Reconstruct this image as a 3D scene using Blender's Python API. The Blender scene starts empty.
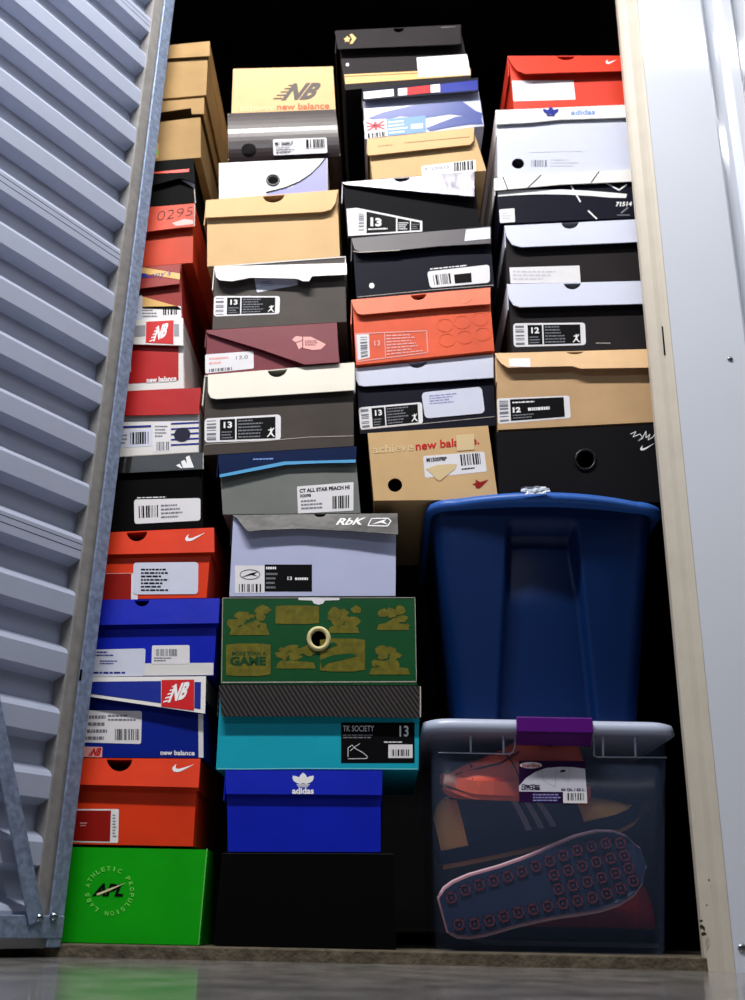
import bpy, bmesh, math, random
from mathutils import Vector, Matrix
from mathutils.geometry import tessellate_polygon
random.seed(4)
C = bpy.context.scene.collection
SC = bpy.context.scene

# ------------------------------------------------------------------ camera, world, lights, exposure
FPX, PITCH, YAW, ROLL = 1040.0, math.radians(21.9), math.radians(1.0), math.radians(1.2)
CAM = Vector((0.0, -1.5, 0.056))
fw = Vector((-math.sin(YAW)*math.cos(PITCH), math.cos(YAW)*math.cos(PITCH), math.sin(PITCH)))
rt0 = Vector((math.cos(YAW), math.sin(YAW), 0)); up0 = rt0.cross(fw)
rt = rt0*math.cos(ROLL) + up0*math.sin(ROLL)
up = -rt0*math.sin(ROLL) + up0*math.cos(ROLL)
cd = bpy.data.cameras.new('camera'); cam = bpy.data.objects.new('camera', cd); C.objects.link(cam)
m3 = Matrix((rt, up, -fw)).transposed()
cam.matrix_world = Matrix.Translation(CAM) @ m3.to_4x4()
cd.sensor_fit = 'VERTICAL'; cd.sensor_height = 24.0; cd.lens = FPX*24.0/1000.0
cd.clip_start = 0.01; cd.clip_end = 50
cd.dof.use_dof = True; cd.dof.focus_distance = 1.6; cd.dof.aperture_fstop = 2.8
SC.camera = cam

w = bpy.data.worlds.new('corridor_ambience'); SC.world = w; w.use_nodes = True
bg = w.node_tree.nodes['Background']; bg.inputs[0].default_value = (0.42, 0.6, 1.0, 1); bg.inputs[1].default_value = 0.008

def tube(name, loc, sx, sy, power, col, tilt=0.0):
    l = bpy.data.lights.new(name, 'AREA'); l.shape = 'RECTANGLE'; l.size = sx; l.size_y = sy
    l.energy = power; l.color = col
    o = bpy.data.objects.new(name, l); C.objects.link(o); o.location = loc; o.rotation_euler = (tilt, 0, 0); return o
tube('corridor_tube_or_fill', (-0.42, -0.86, 2.43), 1.15, 0.09, 39, (1.0, 0.975, 0.95), math.radians(14))
tube('corridor_tube_or_fill', (1.5, -0.86, 2.43), 1.9, 0.085, 9, (0.97, 0.98, 1.0), 0)
tube('corridor_tube_or_fill', (-0.6, -2.7, 2.43), 1.9, 0.10, 8, (0.78, 0.87, 1.0), math.radians(20))  # unseen frontal fill, added to brighten the bin contents

vs = SC.view_settings
SC.display_settings.display_device = 'sRGB'
vs.view_transform = 'Standard'; vs.look = 'None'; vs.exposure = 0.64; vs.gamma = 1.0; vs.use_curve_mapping = False

# ------------------------------------------------------------------ helpers
def s2l(c):
    c = c/255.0
    return c/12.92 if c <= 0.04045 else ((c+0.055)/1.055)**2.4
def rgb(c): return (s2l(c[0]), s2l(c[1]), s2l(c[2]), 1)

MATS = {}
def mat(name, col, rough=0.5, metal=0.0, noise=0.0, nscale=20.0, bump=0.0, bscale=60.0, spec=0.2, trans=None, coat=0.0):
    if name in MATS: return MATS[name]
    m = bpy.data.materials.new(name); m.use_nodes = True; MATS[name] = m
    nt = m.node_tree; b = nt.nodes['Principled BSDF']
    b.inputs['Base Color'].default_value = rgb(col); b.inputs['Roughness'].default_value = rough
    b.inputs['Metallic'].default_value = metal; b.inputs['Specular IOR Level'].default_value = spec
    b.inputs['Coat Weight'].default_value = coat; b.inputs['Coat Roughness'].default_value = 0.12
    tc = nt.nodes.new('ShaderNodeTexCoord')
    if noise > 0:
        n = nt.nodes.new('ShaderNodeTexNoise'); n.inputs['Scale'].default_value = nscale; n.inputs['Detail'].default_value = 6
        nt.links.new(tc.outputs['Object'], n.inputs['Vector'])
        r = nt.nodes.new('ShaderNodeValToRGB')
        r.color_ramp.elements[0].position = 0.3; r.color_ramp.elements[1].position = 0.7
        a = [max(0, v*(1-noise)) for v in rgb(col)[:3]]; c = [min(1, v*(1+noise)) for v in rgb(col)[:3]]
        r.color_ramp.elements[0].color = (*a, 1); r.color_ramp.elements[1].color = (*c, 1)
        nt.links.new(n.outputs['Fac'], r.inputs['Fac']); nt.links.new(r.outputs['Color'], b.inputs['Base Color'])
    if bump > 0:
        n2 = nt.nodes.new('ShaderNodeTexNoise'); n2.inputs['Scale'].default_value = bscale; n2.inputs['Detail'].default_value = 3
        nt.links.new(tc.outputs['Object'], n2.inputs['Vector'])
        bp = nt.nodes.new('ShaderNodeBump'); bp.inputs['Strength'].default_value = bump; bp.inputs['Distance'].default_value = 0.004
        nt.links.new(n2.outputs['Fac'], bp.inputs['Height']); nt.links.new(bp.outputs['Normal'], b.inputs['Normal'])
    return m

def card(name, col, rough=0.55, noise=0.07, bump=0.25, **k):
    k.setdefault('spec', .28); return mat(name, col, rough+.05, noise=noise, nscale=18, bump=bump, bscale=14, **k)

def ray(px, py): return fw*FPX + rt*(px-372.5) - up*(py-500.0)
def U(px, py, y):
    d = ray(px, py); t = (y-CAM.y)/d.y
    return CAM + d*t
def UP(px, py, p0, n):
    d = ray(px, py); t = (p0-CAM).dot(n)/d.dot(n)
    return CAM + d*t

def link(name, verts, faces, m, parent=None, smooth=False, bevel=0.0):
    me = bpy.data.meshes.new(name)
    off = parent_loc(parent)
    me.from_pydata([tuple(Vector(v)-off) for v in verts], [], faces)
    bm = bmesh.new(); bm.from_mesh(me); bmesh.ops.recalc_face_normals(bm, faces=bm.faces)
    bm.to_mesh(me); bm.free()
    me.materials.append(m)
    if smooth:
        for p in me.polygons: p.use_smooth = True
    o = bpy.data.objects.new(name, me); C.objects.link(o)
    if parent: o.parent = parent
    if bevel:
        md = o.modifiers.new('bevel', 'BEVEL'); md.width = bevel; md.segments = 2; md.limit_method = 'ANGLE'
    return o
def parent_loc(p):
    v = Vector((0, 0, 0))
    while p is not None: v += p.location; p = p.parent
    return v
def empty(name, loc, label, cat, group=None):
    o = bpy.data.objects.new(name, None); C.objects.link(o); o.location = loc; o.empty_display_size = 0.05
    o['label'] = label; o['category'] = cat
    if group: o['group'] = group
    return o
def struct(o): o['kind'] = 'structure'; return o

class MB:
    def __init__(s): s.v = []; s.f = []
    def hexa(s, p):   # p: 8 points, 0-3 front loop, 4-7 back loop
        b = len(s.v); s.v += [Vector(q) for q in p]
        for f in ((0,1,2,3),(7,6,5,4),(0,4,5,1),(1,5,6,2),(2,6,7,3),(3,7,4,0)): s.f.append([b+i for i in f])
    def box(s, a, c):
        x0,y0,z0 = a; x1,y1,z1 = c
        s.hexa([(x0,y0,z0),(x1,y0,z0),(x1,y0,z1),(x0,y0,z1),(x0,y1,z0),(x1,y1,z0),(x1,y1,z1),(x0,y1,z1)])
    def plate(s, loops, th):   # loops of world points (outer, holes) ; thickness along +Y
        flat = [p for l in loops for p in l]
        tris = tessellate_polygon([[Vector((p.x, p.z, 0)) for p in l] for l in loops])
        b = len(s.v); n = len(flat)
        s.v += [Vector(p) for p in flat] + [Vector((p.x, p.y+th, p.z)) for p in flat]
        for t in tris: s.f.append([b+i for i in t]); s.f.append([b+n+i for i in reversed(t)])
        k = 0
        for l in loops:
            L = len(l)
            for i in range(L):
                j = (i+1) % L; s.f.append([b+k+i, b+k+j, b+n+k+j, b+n+k+i])
            k += L
    def tube(s, pts, r, seg=8, closed=False):
        pts = [Vector(p) for p in pts]; n = len(pts); b = len(s.v)
        for i, p in enumerate(pts):
            a = pts[(i-1) % n] if (i > 0 or closed) else p; c = pts[(i+1) % n] if (i < n-1 or closed) else p
            t = (c-a).normalized(); u = t.cross(Vector((0.13, 0.2, 0.97))); u.normalize(); v = t.cross(u)
            for k in range(seg):
                an = 2*math.pi*k/seg; s.v.append(p + u*math.cos(an)*r + v*math.sin(an)*r)
        for i in range(n if closed else n-1):
            j = (i+1) % n
            for k in range(seg):
                q = (k+1) % seg; s.f.append([b+i*seg+k, b+i*seg+q, b+j*seg+q, b+j*seg+k])
        if not closed:
            s.f.append([b+k for k in range(seg)]); s.f.append([b+(n-1)*seg+k for k in range(seg)])
    def build(s, name, m, parent=None, smooth=False, bevel=0.0): return link(name, s.v, s.f, m, parent, smooth, bevel)

# ------- surfaces and printed matter
class Surf:
    """a nearly vertical face at depth Y; it leans forward by `flare` metres from pixel line top to bottom"""
    def __init__(s, Y, flare=0.0, tl=(0, 0), tr=(1, 0), h=1.0, bulge=0.0):
        s.Y, s.flare, s.tl, s.tr, s.h, s.bulge = Y, flare, tl, tr, h, bulge
    def y(s, px, py):
        if not s.flare and not s.bulge: return s.Y
        t = (px-s.tl[0])/(s.tr[0]-s.tl[0]); yt = s.tl[1]+(s.tr[1]-s.tl[1])*t
        k = max(0, min(1.15, (py-yt)/s.h))
        return s.Y - s.flare*k - s.bulge*(1-(2*min(1, k)-1)**2)
    def P(s, px, py, layer=0): return U(px, py, s.y(px, py) - 0.00025*layer)

class H:   # handle: where to print
    def __init__(s, obj, surf, layer): s.obj, s.surf, s.layer = obj, surf, layer

def qmap(q, u, v):
    (ax, ay), (bx, by), (cx, cy), (dx, dy) = q    # TL TR BR BL
    return (ax*(1-u)*(1-v)+bx*u*(1-v)+cx*u*v+dx*(1-u)*v, ay*(1-u)*(1-v)+by*u*(1-v)+cy*u*v+dy*(1-u)*v)
def R(x0, y0, x1, y1, s=0.0):   # rectangle with slope s
    d = s*(x1-x0); return [(x0, y0), (x1, y0+d), (x1, y1+d), (x0, y1)]

def decal(h, name, q, polys, m, sub=0, parent=None, label=None):
    vs_, fs = [], []
    for p in polys:
        b = len(vs_)
        for (u, v) in p: vs_.append(h.surf.P(*qmap(q, u, v), h.layer+sub))
        fs.append(list(range(b, b+len(p))))
    o = link(name, vs_, fs, m, parent or h.obj)
    if label: o['label'] = label
    return o
def rrect(r=0.1, asp=1.0, corners=(1,1,1,1)):
    pts = []
    for (cx, cy, a0, k) in ((r, r*asp, 180, 0), (1-r, r*asp, 270, 1), (1-r, 1-r*asp, 0, 2), (r, 1-r*asp, 90, 3)):
        if not corners[k]: pts.append(((0,1,1,0)[k], (0,0,1,1)[k])); continue
        for i in range(5):
            a = math.radians(a0+22.5*i); pts.append((cx+r*math.cos(a), cy+r*asp*math.sin(a)))
    return pts
TXT = {}
def text_geo(s, bold, shear):
    k = (s, bold, shear)
    if k in TXT: return TXT[k]
    cu = bpy.data.curves.new('t', 'FONT'); cu.body = s; cu.offset = bold; cu.shear = shear; cu.resolution_u = 3
    o = bpy.data.objects.new('t', cu); C.objects.link(o)
    bpy.context.view_layer.update()
    dg = bpy.context.evaluated_depsgraph_get(); me = bpy.data.meshes.new_from_object(o.evaluated_get(dg))
    vs_ = [(v.co.x, v.co.y) for v in me.vertices]; fs = [list(p.vertices) for p in me.polygons]
    bpy.data.objects.remove(o); bpy.data.curves.remove(cu); bpy.data.meshes.remove(me)
    x0 = min(v[0] for v in vs_); x1 = max(v[0] for v in vs_); y0 = min(v[1] for v in vs_); y1 = max(v[1] for v in vs_)
    vs_ = [((x-x0)/(x1-x0), 1-(y-y0)/(y1-y0)) for x, y in vs_]
    TXT[k] = (vs_, fs); return TXT[k]
def text(h, s, q, m, bold=0.0, shear=0.0, name='lettering', sub=1):
    vs_, fs = text_geo(s, bold, shear)
    return link(name, [h.surf.P(*qmap(q, u, v), h.layer+sub) for u, v in vs_], fs, m, h.obj)
def barcode(h, q, m, horiz=False, n=16, name='barcode'):
    rnd = random.Random(int(q[0][0]*7+q[0][1]*3)); polys = []; x = 0.0
    ws = [rnd.choice((1, 1, 2, 3)) for _ in range(2*n-1)]; T = float(sum(ws))
    for i, w_ in enumerate(ws):
        if i % 2 == 0:
            a, b = x/T, (x+w_)/T
            polys.append([(0, a), (1, a), (1, b), (0, b)] if horiz else [(a, 0), (b, 0), (b, 1), (a, 1)])
        x += w_
    return decal(h, name, q, polys, m, 1)
def lines(h, q, n, m, fill=0.45, name='small_print'):
    rnd = random.Random(int(q[0][0]*5+q[0][1]*11)); polys = []
    for i in range(n):
        y0 = (i+0.2)/n; y1 = y0+fill/n; x = 0.0; end = rnd.uniform(0.55, 1.0)
        while x < end:
            w_ = rnd.uniform(0.05, 0.16); b = min(end, x+w_)
            polys.append([(x, y0), (b, y0), (b, y1), (x, y1)]); x = b+0.025
    return decal(h, name, q, polys, m, 1)

SWOOSH = [(0.0,0.62),(0.03,0.42),(0.12,0.12),(0.2,0.0),(0.15,0.3),(0.17,0.52),(0.25,0.62),(0.38,0.56),(1.0,0.0),(0.42,0.86),(0.24,1.0),(0.08,0.96)]
def ellipse(cx, cy, rx, ry, n=20, a0=0.0, a1=360.0):
    full = abs(a1-a0) >= 359.9; k = n if full else n-1
    return [(cx+rx*math.cos(math.radians(a0+(a1-a0)*i/k)), cy+ry*math.sin(math.radians(a0+(a1-a0)*i/k))) for i in range(n)]
def swoosh(h, q, m): return decal(h, 'swoosh_mark', q, [SWOOSH], m, 1)
def leaf(bx, by, tx, ty, w_):
    dx, dy = tx-bx, ty-by; nx, ny = -dy*w_, dx*w_
    P = []
    for t, s in ((0,.35),(.3,.9),(.55,1),(.8,.6),(1,0)): P.append((bx+dx*t+nx*s, by+dy*t+ny*s))
    for t, s in ((.8,.6),(.55,1),(.3,.9),(0,.35)): P.append((bx+dx*t-nx*s, by+dy*t-ny*s))
    return P
def trefoil(h, q, m, cut=None):
    P = [leaf(.5,.72,.5,0,.26), leaf(.42,.74,.03,.2,.26), leaf(.58,.74,.97,.2,.26)]
    for k in range(3): P.append([(.2+.03*k,.78+.075*k),(.8-.03*k,.78+.075*k),(.78-.03*k,.82+.075*k),(.22+.03*k,.82+.075*k)])
    return decal(h, 'leaf_mark', q, P, m, 1)
def mountain(h, q, m):
    P = []
    for x, t in ((.0,.62),(.27,.33),(.54,.0)):
        P.append([(x, t+.12), (x+.2, t), (min(1, x+.2+(1-t)*.42), 1), (x+.12*(1 if x else 2.2), 1)])
    return decal(h, 'mountain_mark', q, P, m, 1)
def nb(h, q, m, name='monogram'):
    text(h, 'NB', [qmap(q,.2,0), qmap(q,1,0), qmap(q,.97,1), qmap(q,.12,1)], m, bold=.045, shear=.35, name=name)
    P = []
    for k in range(5):
        y = .08+.19*k; x = .24-.06*k
        P.append([(x-.02*k, y), (x+.14, y), (x+.12, y+.08), (x-.02-.02*k, y+.08)])
    return decal(h, 'speed_lines', q, P, m, 1)
def jump(h, q, m):
    P = [(.45,.0),(.58,.05),(.56,.2),(.72,.12),(.9,.0),(.95,.08),(.7,.34),(.62,.5),(.8,.75),(1,.9),(.95,1),(.7,.88),(.5,.66),(.3,.8),(.05,1),(0,.9),(.25,.66),(.4,.45),(.38,.3),(.15,.28),(.12,.2),(.42,.18)]
    return decal(h, 'figure_mark', q, [P], m, 1)

INK = mat('black_ink', (7, 7, 10), 0.55, spec=.08)
GREYINK = mat('grey_ink', (120, 122, 130), 0.6)
PAPER = mat('sticker_paper', (232, 230, 234), 0.45, noise=0.03, nscale=30)
PAPERB = mat('bluish_sticker_paper', (214, 218, 236), 0.45, noise=0.03, nscale=30)
WHITEINK = mat('white_ink', (238, 238, 240), 0.5)

def sticker(b, q, m=PAPER, r=0.04, on='body', name='price_sticker', corners=(1,1,1,1), layer=1):
    S = b['SB'] if on == 'body' else b['SL']
    w_ = math.hypot(q[1][0]-q[0][0], q[1][1]-q[0][1]); hh = math.hypot(q[3][0]-q[0][0], q[3][1]-q[0][1])
    h0 = H(b['root'], S, layer)
    o = decal(h0, name, q, [rrect(r, w_/hh, corners)], m, 0)
    return H(o, S, layer)
def subq(q, u0, v0, u1, v1): return [qmap(q, u0, v0), qmap(q, u1, v0), qmap(q, u1, v1), qmap(q, u0, v1)]
def size_label(b, q, num, frac=1.0):
    """white size label with a black printed panel"""
    h = sticker(b, q, PAPER, 0.045, name='size_label')
    barcode(h, subq(q, .03, .1, .15, .92), GREYINK, horiz=True, n=7)
    decal(h, 'black_panel', q, [[(.20,.08),(.40,.08),(.40,.92),(.20,.92)], [(.42,.08),(.93,.08),(.93,.92),(.42,.92)]], INK, 1)
    h2 = H(h.obj, h.surf, h.layer+1)
    text(h2, num, subq(q, .25, .18, .36, .44), WHITEINK, bold=.03, name='size_number')
    lines(h2, subq(q, .22, .55, .38, .9), 3, GREYINK)
    lines(h2, subq(q, .44, .12, .78, .9), 6, GREYINK)
    jump(h2, subq(q, .82, .5, .92, .88), WHITEINK)
    return h

# ------- shoe box builder
STK = {}
def lerp(a, b, t): return a+(b-a)*t
def arc_notch(a, b, n):   # points along top edge a->b with a half-moon bite n=(cx,rx,ry) in pixels
    cx, rx, ry = n; pts = [a]
    for i in range(11):
        an = math.pi - math.pi*i/10; x = cx+rx*math.cos(an); t = (x-a[0])/(b[0]-a[0])
        pts.append((x, lerp(a[1], b[1], t)+ry*math.sin(an)))
    pts.append(b); return pts
EDGE = mat('worn_card_edge', (176, 168, 160), 0.7, noise=0.15, nscale=60)
INSIDE = mat('box_inside_card', (120, 110, 98), 0.8)
def shoebox(col, label, Q, bm, lm=None, lid=None, Y=0.035, depth=0.33, flare=0.004, notch=None, holes=(), bulge=0.0,
            bodytop=None, group=None, base=None, thin=0.0025, cat='shoe box', sideflap=0.38):
    TL, TR, BR, BL = Q
    W = [U(*p, Y) for p in Q]
    wTL, wTR, wBR, wBL = W
    if base is not None: line = base
    else: line = STK.get(col)
    if line is not None:
        (x0, z0), (x1, z1) = line
        f = lambda x: z0+(z1-z0)*(x-x0)/(x1-x0)+0.0012
        wBL.z = f(wBL.x); wBR.z = f(wBR.x)
    else:
        wBL.z = wBR.z = 0.0175
    STK[col] = ((wTL.x, wTL.z), (wTR.x, wTR.z))
    root = empty('shoe_box', Vector(((wBL.x+wBR.x)/2, Y+depth/2, min(wBL.z, wBR.z))), label, cat, group)
    SB = Surf(Y, 0, TL, TR, 1.0)
    i_ = 0.0022 if lm else 0.0
    bTL, bTR = (bodytop if bodytop else (TL, TR))
    if bulge:   # one curved front sheet
        SB = Surf(Y, 0, TL, TR, BL[1]-TL[1], bulge)
    # --- body
    mb = MB()
    tL = U(*bTL, Y); tR = U(*bTR, Y)
    if not bodytop: tL.x += i_; tL.z -= 0.003; tR.x -= i_; tR.z -= 0.003
    bL = wBL.copy(); bR = wBR.copy()
    if bulge:
        nU, nV = 8, 12; g = []
        for j in range(nV+1):
            for i in range(nU+1):
                p = SB.P(*qmap(Q, i/nU, j/nV)); 
                g.append(p)
        b0 = len(mb.v); mb.v += g
        for j in range(nV):
            for i in range(nU):
                a = b0+j*(nU+1)+i; mb.f.append([a, a+1, a+nU+2, a+nU+1])
    else:
        top = [tL, tR]
        if notch:
            pts = arc_notch(bTL, bTR, (notch[0], notch[1]*0.98, notch[2]*1.0)); top = [U(*p, Y) for p in pts]
            top[0] = tL; top[-1] = tR
        outer = top+[bR, bL]
        hl = [[U(*p, Y) for p in ellipse(*hh)] for hh in holes]
        mb.plate([outer]+hl, thin)
    D = Vector((0, depth, 0)); t = 0.003
    fy = Vector((0, thin, 0))
    def slab(a, b, c, d): # quad a,b,c,d extruded back
        mb.hexa([a+fy, b+fy, c+fy, d+fy, a+D, b+D, c+D, d+D])
    X = Vector((t, 0, 0)); Z = Vector((0, 0, t))
    slab(bL, bR, bR+Z, bL+Z)
    slab(bL, bL+X, tL+X, tL); slab(bR-X, bR, tR, tR-X)
    mb.hexa([bL+D-Vector((0, t, 0)), bR+D-Vector((0, t, 0)), tR+D-Vector((0, t, 0)), tL+D-Vector((0, t, 0)), bL+D, bR+D, tR+D, tL+D])
    if not lm: slab(tL-Z, tR-Z, tR, tL)
    body = mb.build('body', bm, root)
    out = {'root': root, 'body': body, 'SB': SB, 'hb': H(body, SB, 1)}
    for hh in holes: pass
    if lm:
        lpts = lid
        top0, top1 = lpts[0], lpts[1]
        hmax = max(p[1] for p in lpts) - min(top0[1], top1[1])
        SL = Surf(Y-0.0035, flare, top0, top1, max(4, hmax))
        poly = arc_notch(top0, top1, notch)+list(lpts[2:]) if notch else list(lpts)
        ml = MB()
        ml.plate([[SL.P(*p) for p in poly]], 0.002)
        l2 = Vector((0, -0.0035, 0)); a = wTL.copy(); b = wTR.copy()
        hgt = (wTL.z-wBL.z)*sideflap
        a2 = a-Vector((0, 0, hgt)); b2 = b-Vector((0, 0, hgt))
        ml.hexa([a+l2+fy, b+l2+fy, b+l2+fy-Vector((0,0,.002)), a+l2+fy-Vector((0,0,.002)), a+D, b+D, b+D-Vector((0,0,.002)), a+D-Vector((0,0,.002))])
        e = Vector((0.0018, 0, 0))
        ml.hexa([a, a+e, a2+e, a2, a+D, a+D+e, a2+D+e, a2+D]); ml.hexa([b-e, b, b2, b2-e, b+D-e, b+D, b2+D, b2+D-e])
        g2 = Vector((0, 0.002, 0))
        ml.hexa([a+D, b+D, b2+D, a2+D, a+D+g2, b+D+g2, b2+D+g2, a2+D+g2])
        lidob = ml.build('lid', lm, root)
        out['lid'] = lidob; out['SL'] = SL; out['hl'] = H(lidob, SL, 1)
    return out
def ring(b, c, m, w_=2.0, name='grommet'):
    cx, cy, rx, ry = c; S = b['SB']; mb = MB()
    mb.tube([S.P(x, y, 2) for x, y in ellipse(cx, cy, rx, ry, 24)], w_/600.0, 8, True)
    return mb.build(name, m, b['root'], True)
def flap_edge(h, pts, m, wpx=1.0, name='worn_or_lit_edge'):
    polys = []
    for (x0, y0), (x1, y1) in zip(pts[:-1], pts[1:]):
        L = math.hypot(x1-x0, y1-y0); nx, ny = -(y1-y0)/L*wpx/2, (x1-x0)/L*wpx/2
        polys.append([(x0+nx, y0+ny), (x1+nx, y1+ny), (x1-nx, y1-ny), (x0-nx, y0-ny)])
    vs_, fs = [], []
    for p in polys:
        k = len(vs_); vs_ += [h.surf.P(x, y, h.layer+1) for x, y in p]; fs.append([k, k+1, k+2, k+3])
    return link(name, vs_, fs, m, h.obj)
def px_decal(h, name, pts, m, sub=1):
    vs_ = [h.surf.P(x, y, h.layer+sub) for x, y in pts]
    return link(name, vs_, [list(range(len(vs_)))], m, h.obj)
UNIT = [(0,0),(1,0),(1,1),(0,1)]

# ------------------------------------------------------------------ setting
def slabmesh(name, a, c, m, bevel=0.0):
    mb = MB(); mb.box(a, c); return struct(mb.build(name, m, None, False, bevel))
# glossy sealed concrete of the corridor
fm = bpy.data.materials.new('sealed_concrete'); fm.use_nodes = True; nt = fm.node_tree; b_ = nt.nodes['Principled BSDF']
tc = nt.nodes.new('ShaderNodeTexCoord'); n1 = nt.nodes.new('ShaderNodeTexNoise'); n1.inputs['Scale'].default_value = 14; n1.inputs['Detail'].default_value = 9; n1.inputs['Roughness'].default_value = .7
nt.links.new(tc.outputs['Object'], n1.inputs['Vector'])
cr = nt.nodes.new('ShaderNodeValToRGB'); cr.color_ramp.elements[0].position = .3; cr.color_ramp.elements[1].position = .72
cr.color_ramp.elements[0].color = rgb((70, 69, 72)); cr.color_ramp.elements[1].color = rgb((150, 146, 142))
nt.links.new(n1.outputs['Fac'], cr.inputs['Fac']); nt.links.new(cr.outputs['Color'], b_.inputs['Base Color'])
rr = nt.nodes.new('ShaderNodeMapRange'); rr.inputs['To Min'].default_value = .07; rr.inputs['To Max'].default_value = .2
nt.links.new(n1.outputs['Fac'], rr.inputs['Value']); nt.links.new(rr.outputs['Result'], b_.inputs['Roughness'])
SLABM = mat('raw_concrete', (92, 84, 70), 0.85, noise=0.35, nscale=45, bump=0.6, bscale=120)
DARKW = mat('shade_dark_steel', (26, 27, 31), 0.7, noise=0.1)  # darkness of the unlit unit interior is put into this steel colour
WHITEM = mat('white_painted_steel', (216, 221, 232), 0.09, noise=0.02, nscale=4, spec=.5)
CREAM = mat('cream_painted_steel', (196, 188, 174), 0.45, noise=0.04, nscale=25)
LIN, RIN = -0.427, 0.424
o = slabmesh('floor', (-6.0, -6.0, -0.05), (6.0, -0.003, 0.0), fm)
mb = MB(); mb.box((-0.80, -0.003, -0.05), (0.57, 3.0, 0.0165)); struct(mb.build('floor_threshold', SLABM, None, False, 0.002))
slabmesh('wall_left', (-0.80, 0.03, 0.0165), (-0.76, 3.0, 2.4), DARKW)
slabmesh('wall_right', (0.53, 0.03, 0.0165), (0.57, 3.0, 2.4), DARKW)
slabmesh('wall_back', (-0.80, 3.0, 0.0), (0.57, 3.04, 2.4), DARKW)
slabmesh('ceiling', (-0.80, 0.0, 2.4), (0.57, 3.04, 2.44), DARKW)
slabmesh('wall_front', (-2.2, -0.0, 2.02), (2.6, 0.03, 2.75), WHITEM)      # header over the opening
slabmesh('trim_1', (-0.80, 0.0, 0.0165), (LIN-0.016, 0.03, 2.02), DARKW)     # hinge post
slabmesh('wall_left_front', (-2.2, 0.0, 0.0), (-0.80, 0.03, 2.02), WHITEM)
# right jamb: rounded cream channel, then white panel, fold and ribbed panel
prof = [(RIN, 0.012), (RIN, 0.0), (RIN+.004, -.004), (RIN+.014, -.009), (RIN+.022, -.011), (RIN+.028, -.017), (RIN+.032, -.020)]
def extr(name, pr, z0, z1, m, smooth=False, depth=0.012):
    vs_, fs = [], []
    n = len(pr)
    for z in (z0, z1):
        for x, y in pr: vs_.append((x, y, z))
    back = [(pr[-1][0], 0.03), (pr[0][0], 0.03)]
    for i in range(n-1): fs.append([i, i+1, n+i+1, n+i])
    o = link(name, vs_, fs, m, None, smooth)
    sol = o.modifiers.new('thick', 'SOLIDIFY'); sol.thickness = 0.0012; sol.offset = 0
    return o
PX1 = RIN+.0325
struct(extr('trim_2', prof, 0.0, 2.02, CREAM))
extr_o = extr('wall_right_front', [(PX1, -.0195), (PX1+.118, -.0195), (PX1+.122, -.016), (PX1+.126, -.004), (PX1+.150, .002), (PX1+.154, -.006), (PX1+.160, -.016), (PX1+.176, -.016), (PX1+.182, -.006), (PX1+.186, .002), (PX1+.240, .002), (PX1+.250, -.016), (PX1+.266, -.016), (PX1+.276, .002), (PX1+.40, .002), (PX1+2.0, .002)], 0.0, 2.02, WHITEM)
struct(extr_o)

def screw(parentname, px, py, y, r, label):
    c = U(px, py, y); mb = MB(); n = 12
    rings = [(r, 0), (r*.95, -.0012), (r*.6, -.0024), (r*.2, -.0028)]
    b0 = 0
    for rr_, yy in rings:
        for k in range(n):
            a = 2*math.pi*k/n; mb.v.append(Vector((c.x+rr_*math.cos(a), c.y+yy, c.z+rr_*math.sin(a))))
    for j in range(3):
        for k in range(n):
            q = (k+1) % n; mb.f.append([j*n+k, j*n+q, (j+1)*n+q, (j+1)*n+k])
    mb.f.append([3*n+k for k in range(n)])
    o = mb.build('screw', mat('zinc_screw', (150, 150, 155), 0.3, 1.0), None, True)
    o['label'] = label; o['category'] = 'screw'; return o
screw('', 730, 359, -.0202, .0045, 'small round screw halfway up the white wall panel right of the opening')
screw('', 742, 948, -.0202, .0055, 'dome screw near the floor at the bottom of the white wall panel')
# latch slot in the jamb and chipped paint at its foot
hh = H(None, Surf(-.0125), 1)
vs_ = [U(x, y, -.0125) for x, y in ((661.5, 326), (665, 327), (667.6, 356), (664, 355))]
o = link('trim_3', vs_, [[0, 1, 2, 3]], INK); struct(o); o['label'] = 'black latch slot in the cream jamb'
cv, cf = [], []
for (cx, cy, rx, ry) in ((702, 927, 2.6, 2.2), (703.5, 934, 2.8, 2.0), (701, 921, 1.6, 1.2), (704, 929, 1.5, 2.5), (707, 905, 1, 1), (709, 880, .9, 1.2)):
    k = len(cv)
    e = ellipse(cx, cy, rx, ry, 8)
    cv += [U(x+random.uniform(-.5, .5), y+random.uniform(-.5, .5), -.0105 if cx < 706 else -.0125) for x, y in e]; cf.append(list(range(k, k+8)))
struct(link('trim_4', cv, cf, mat('chipped_paint', (52, 40, 30), 0.9)))

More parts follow.
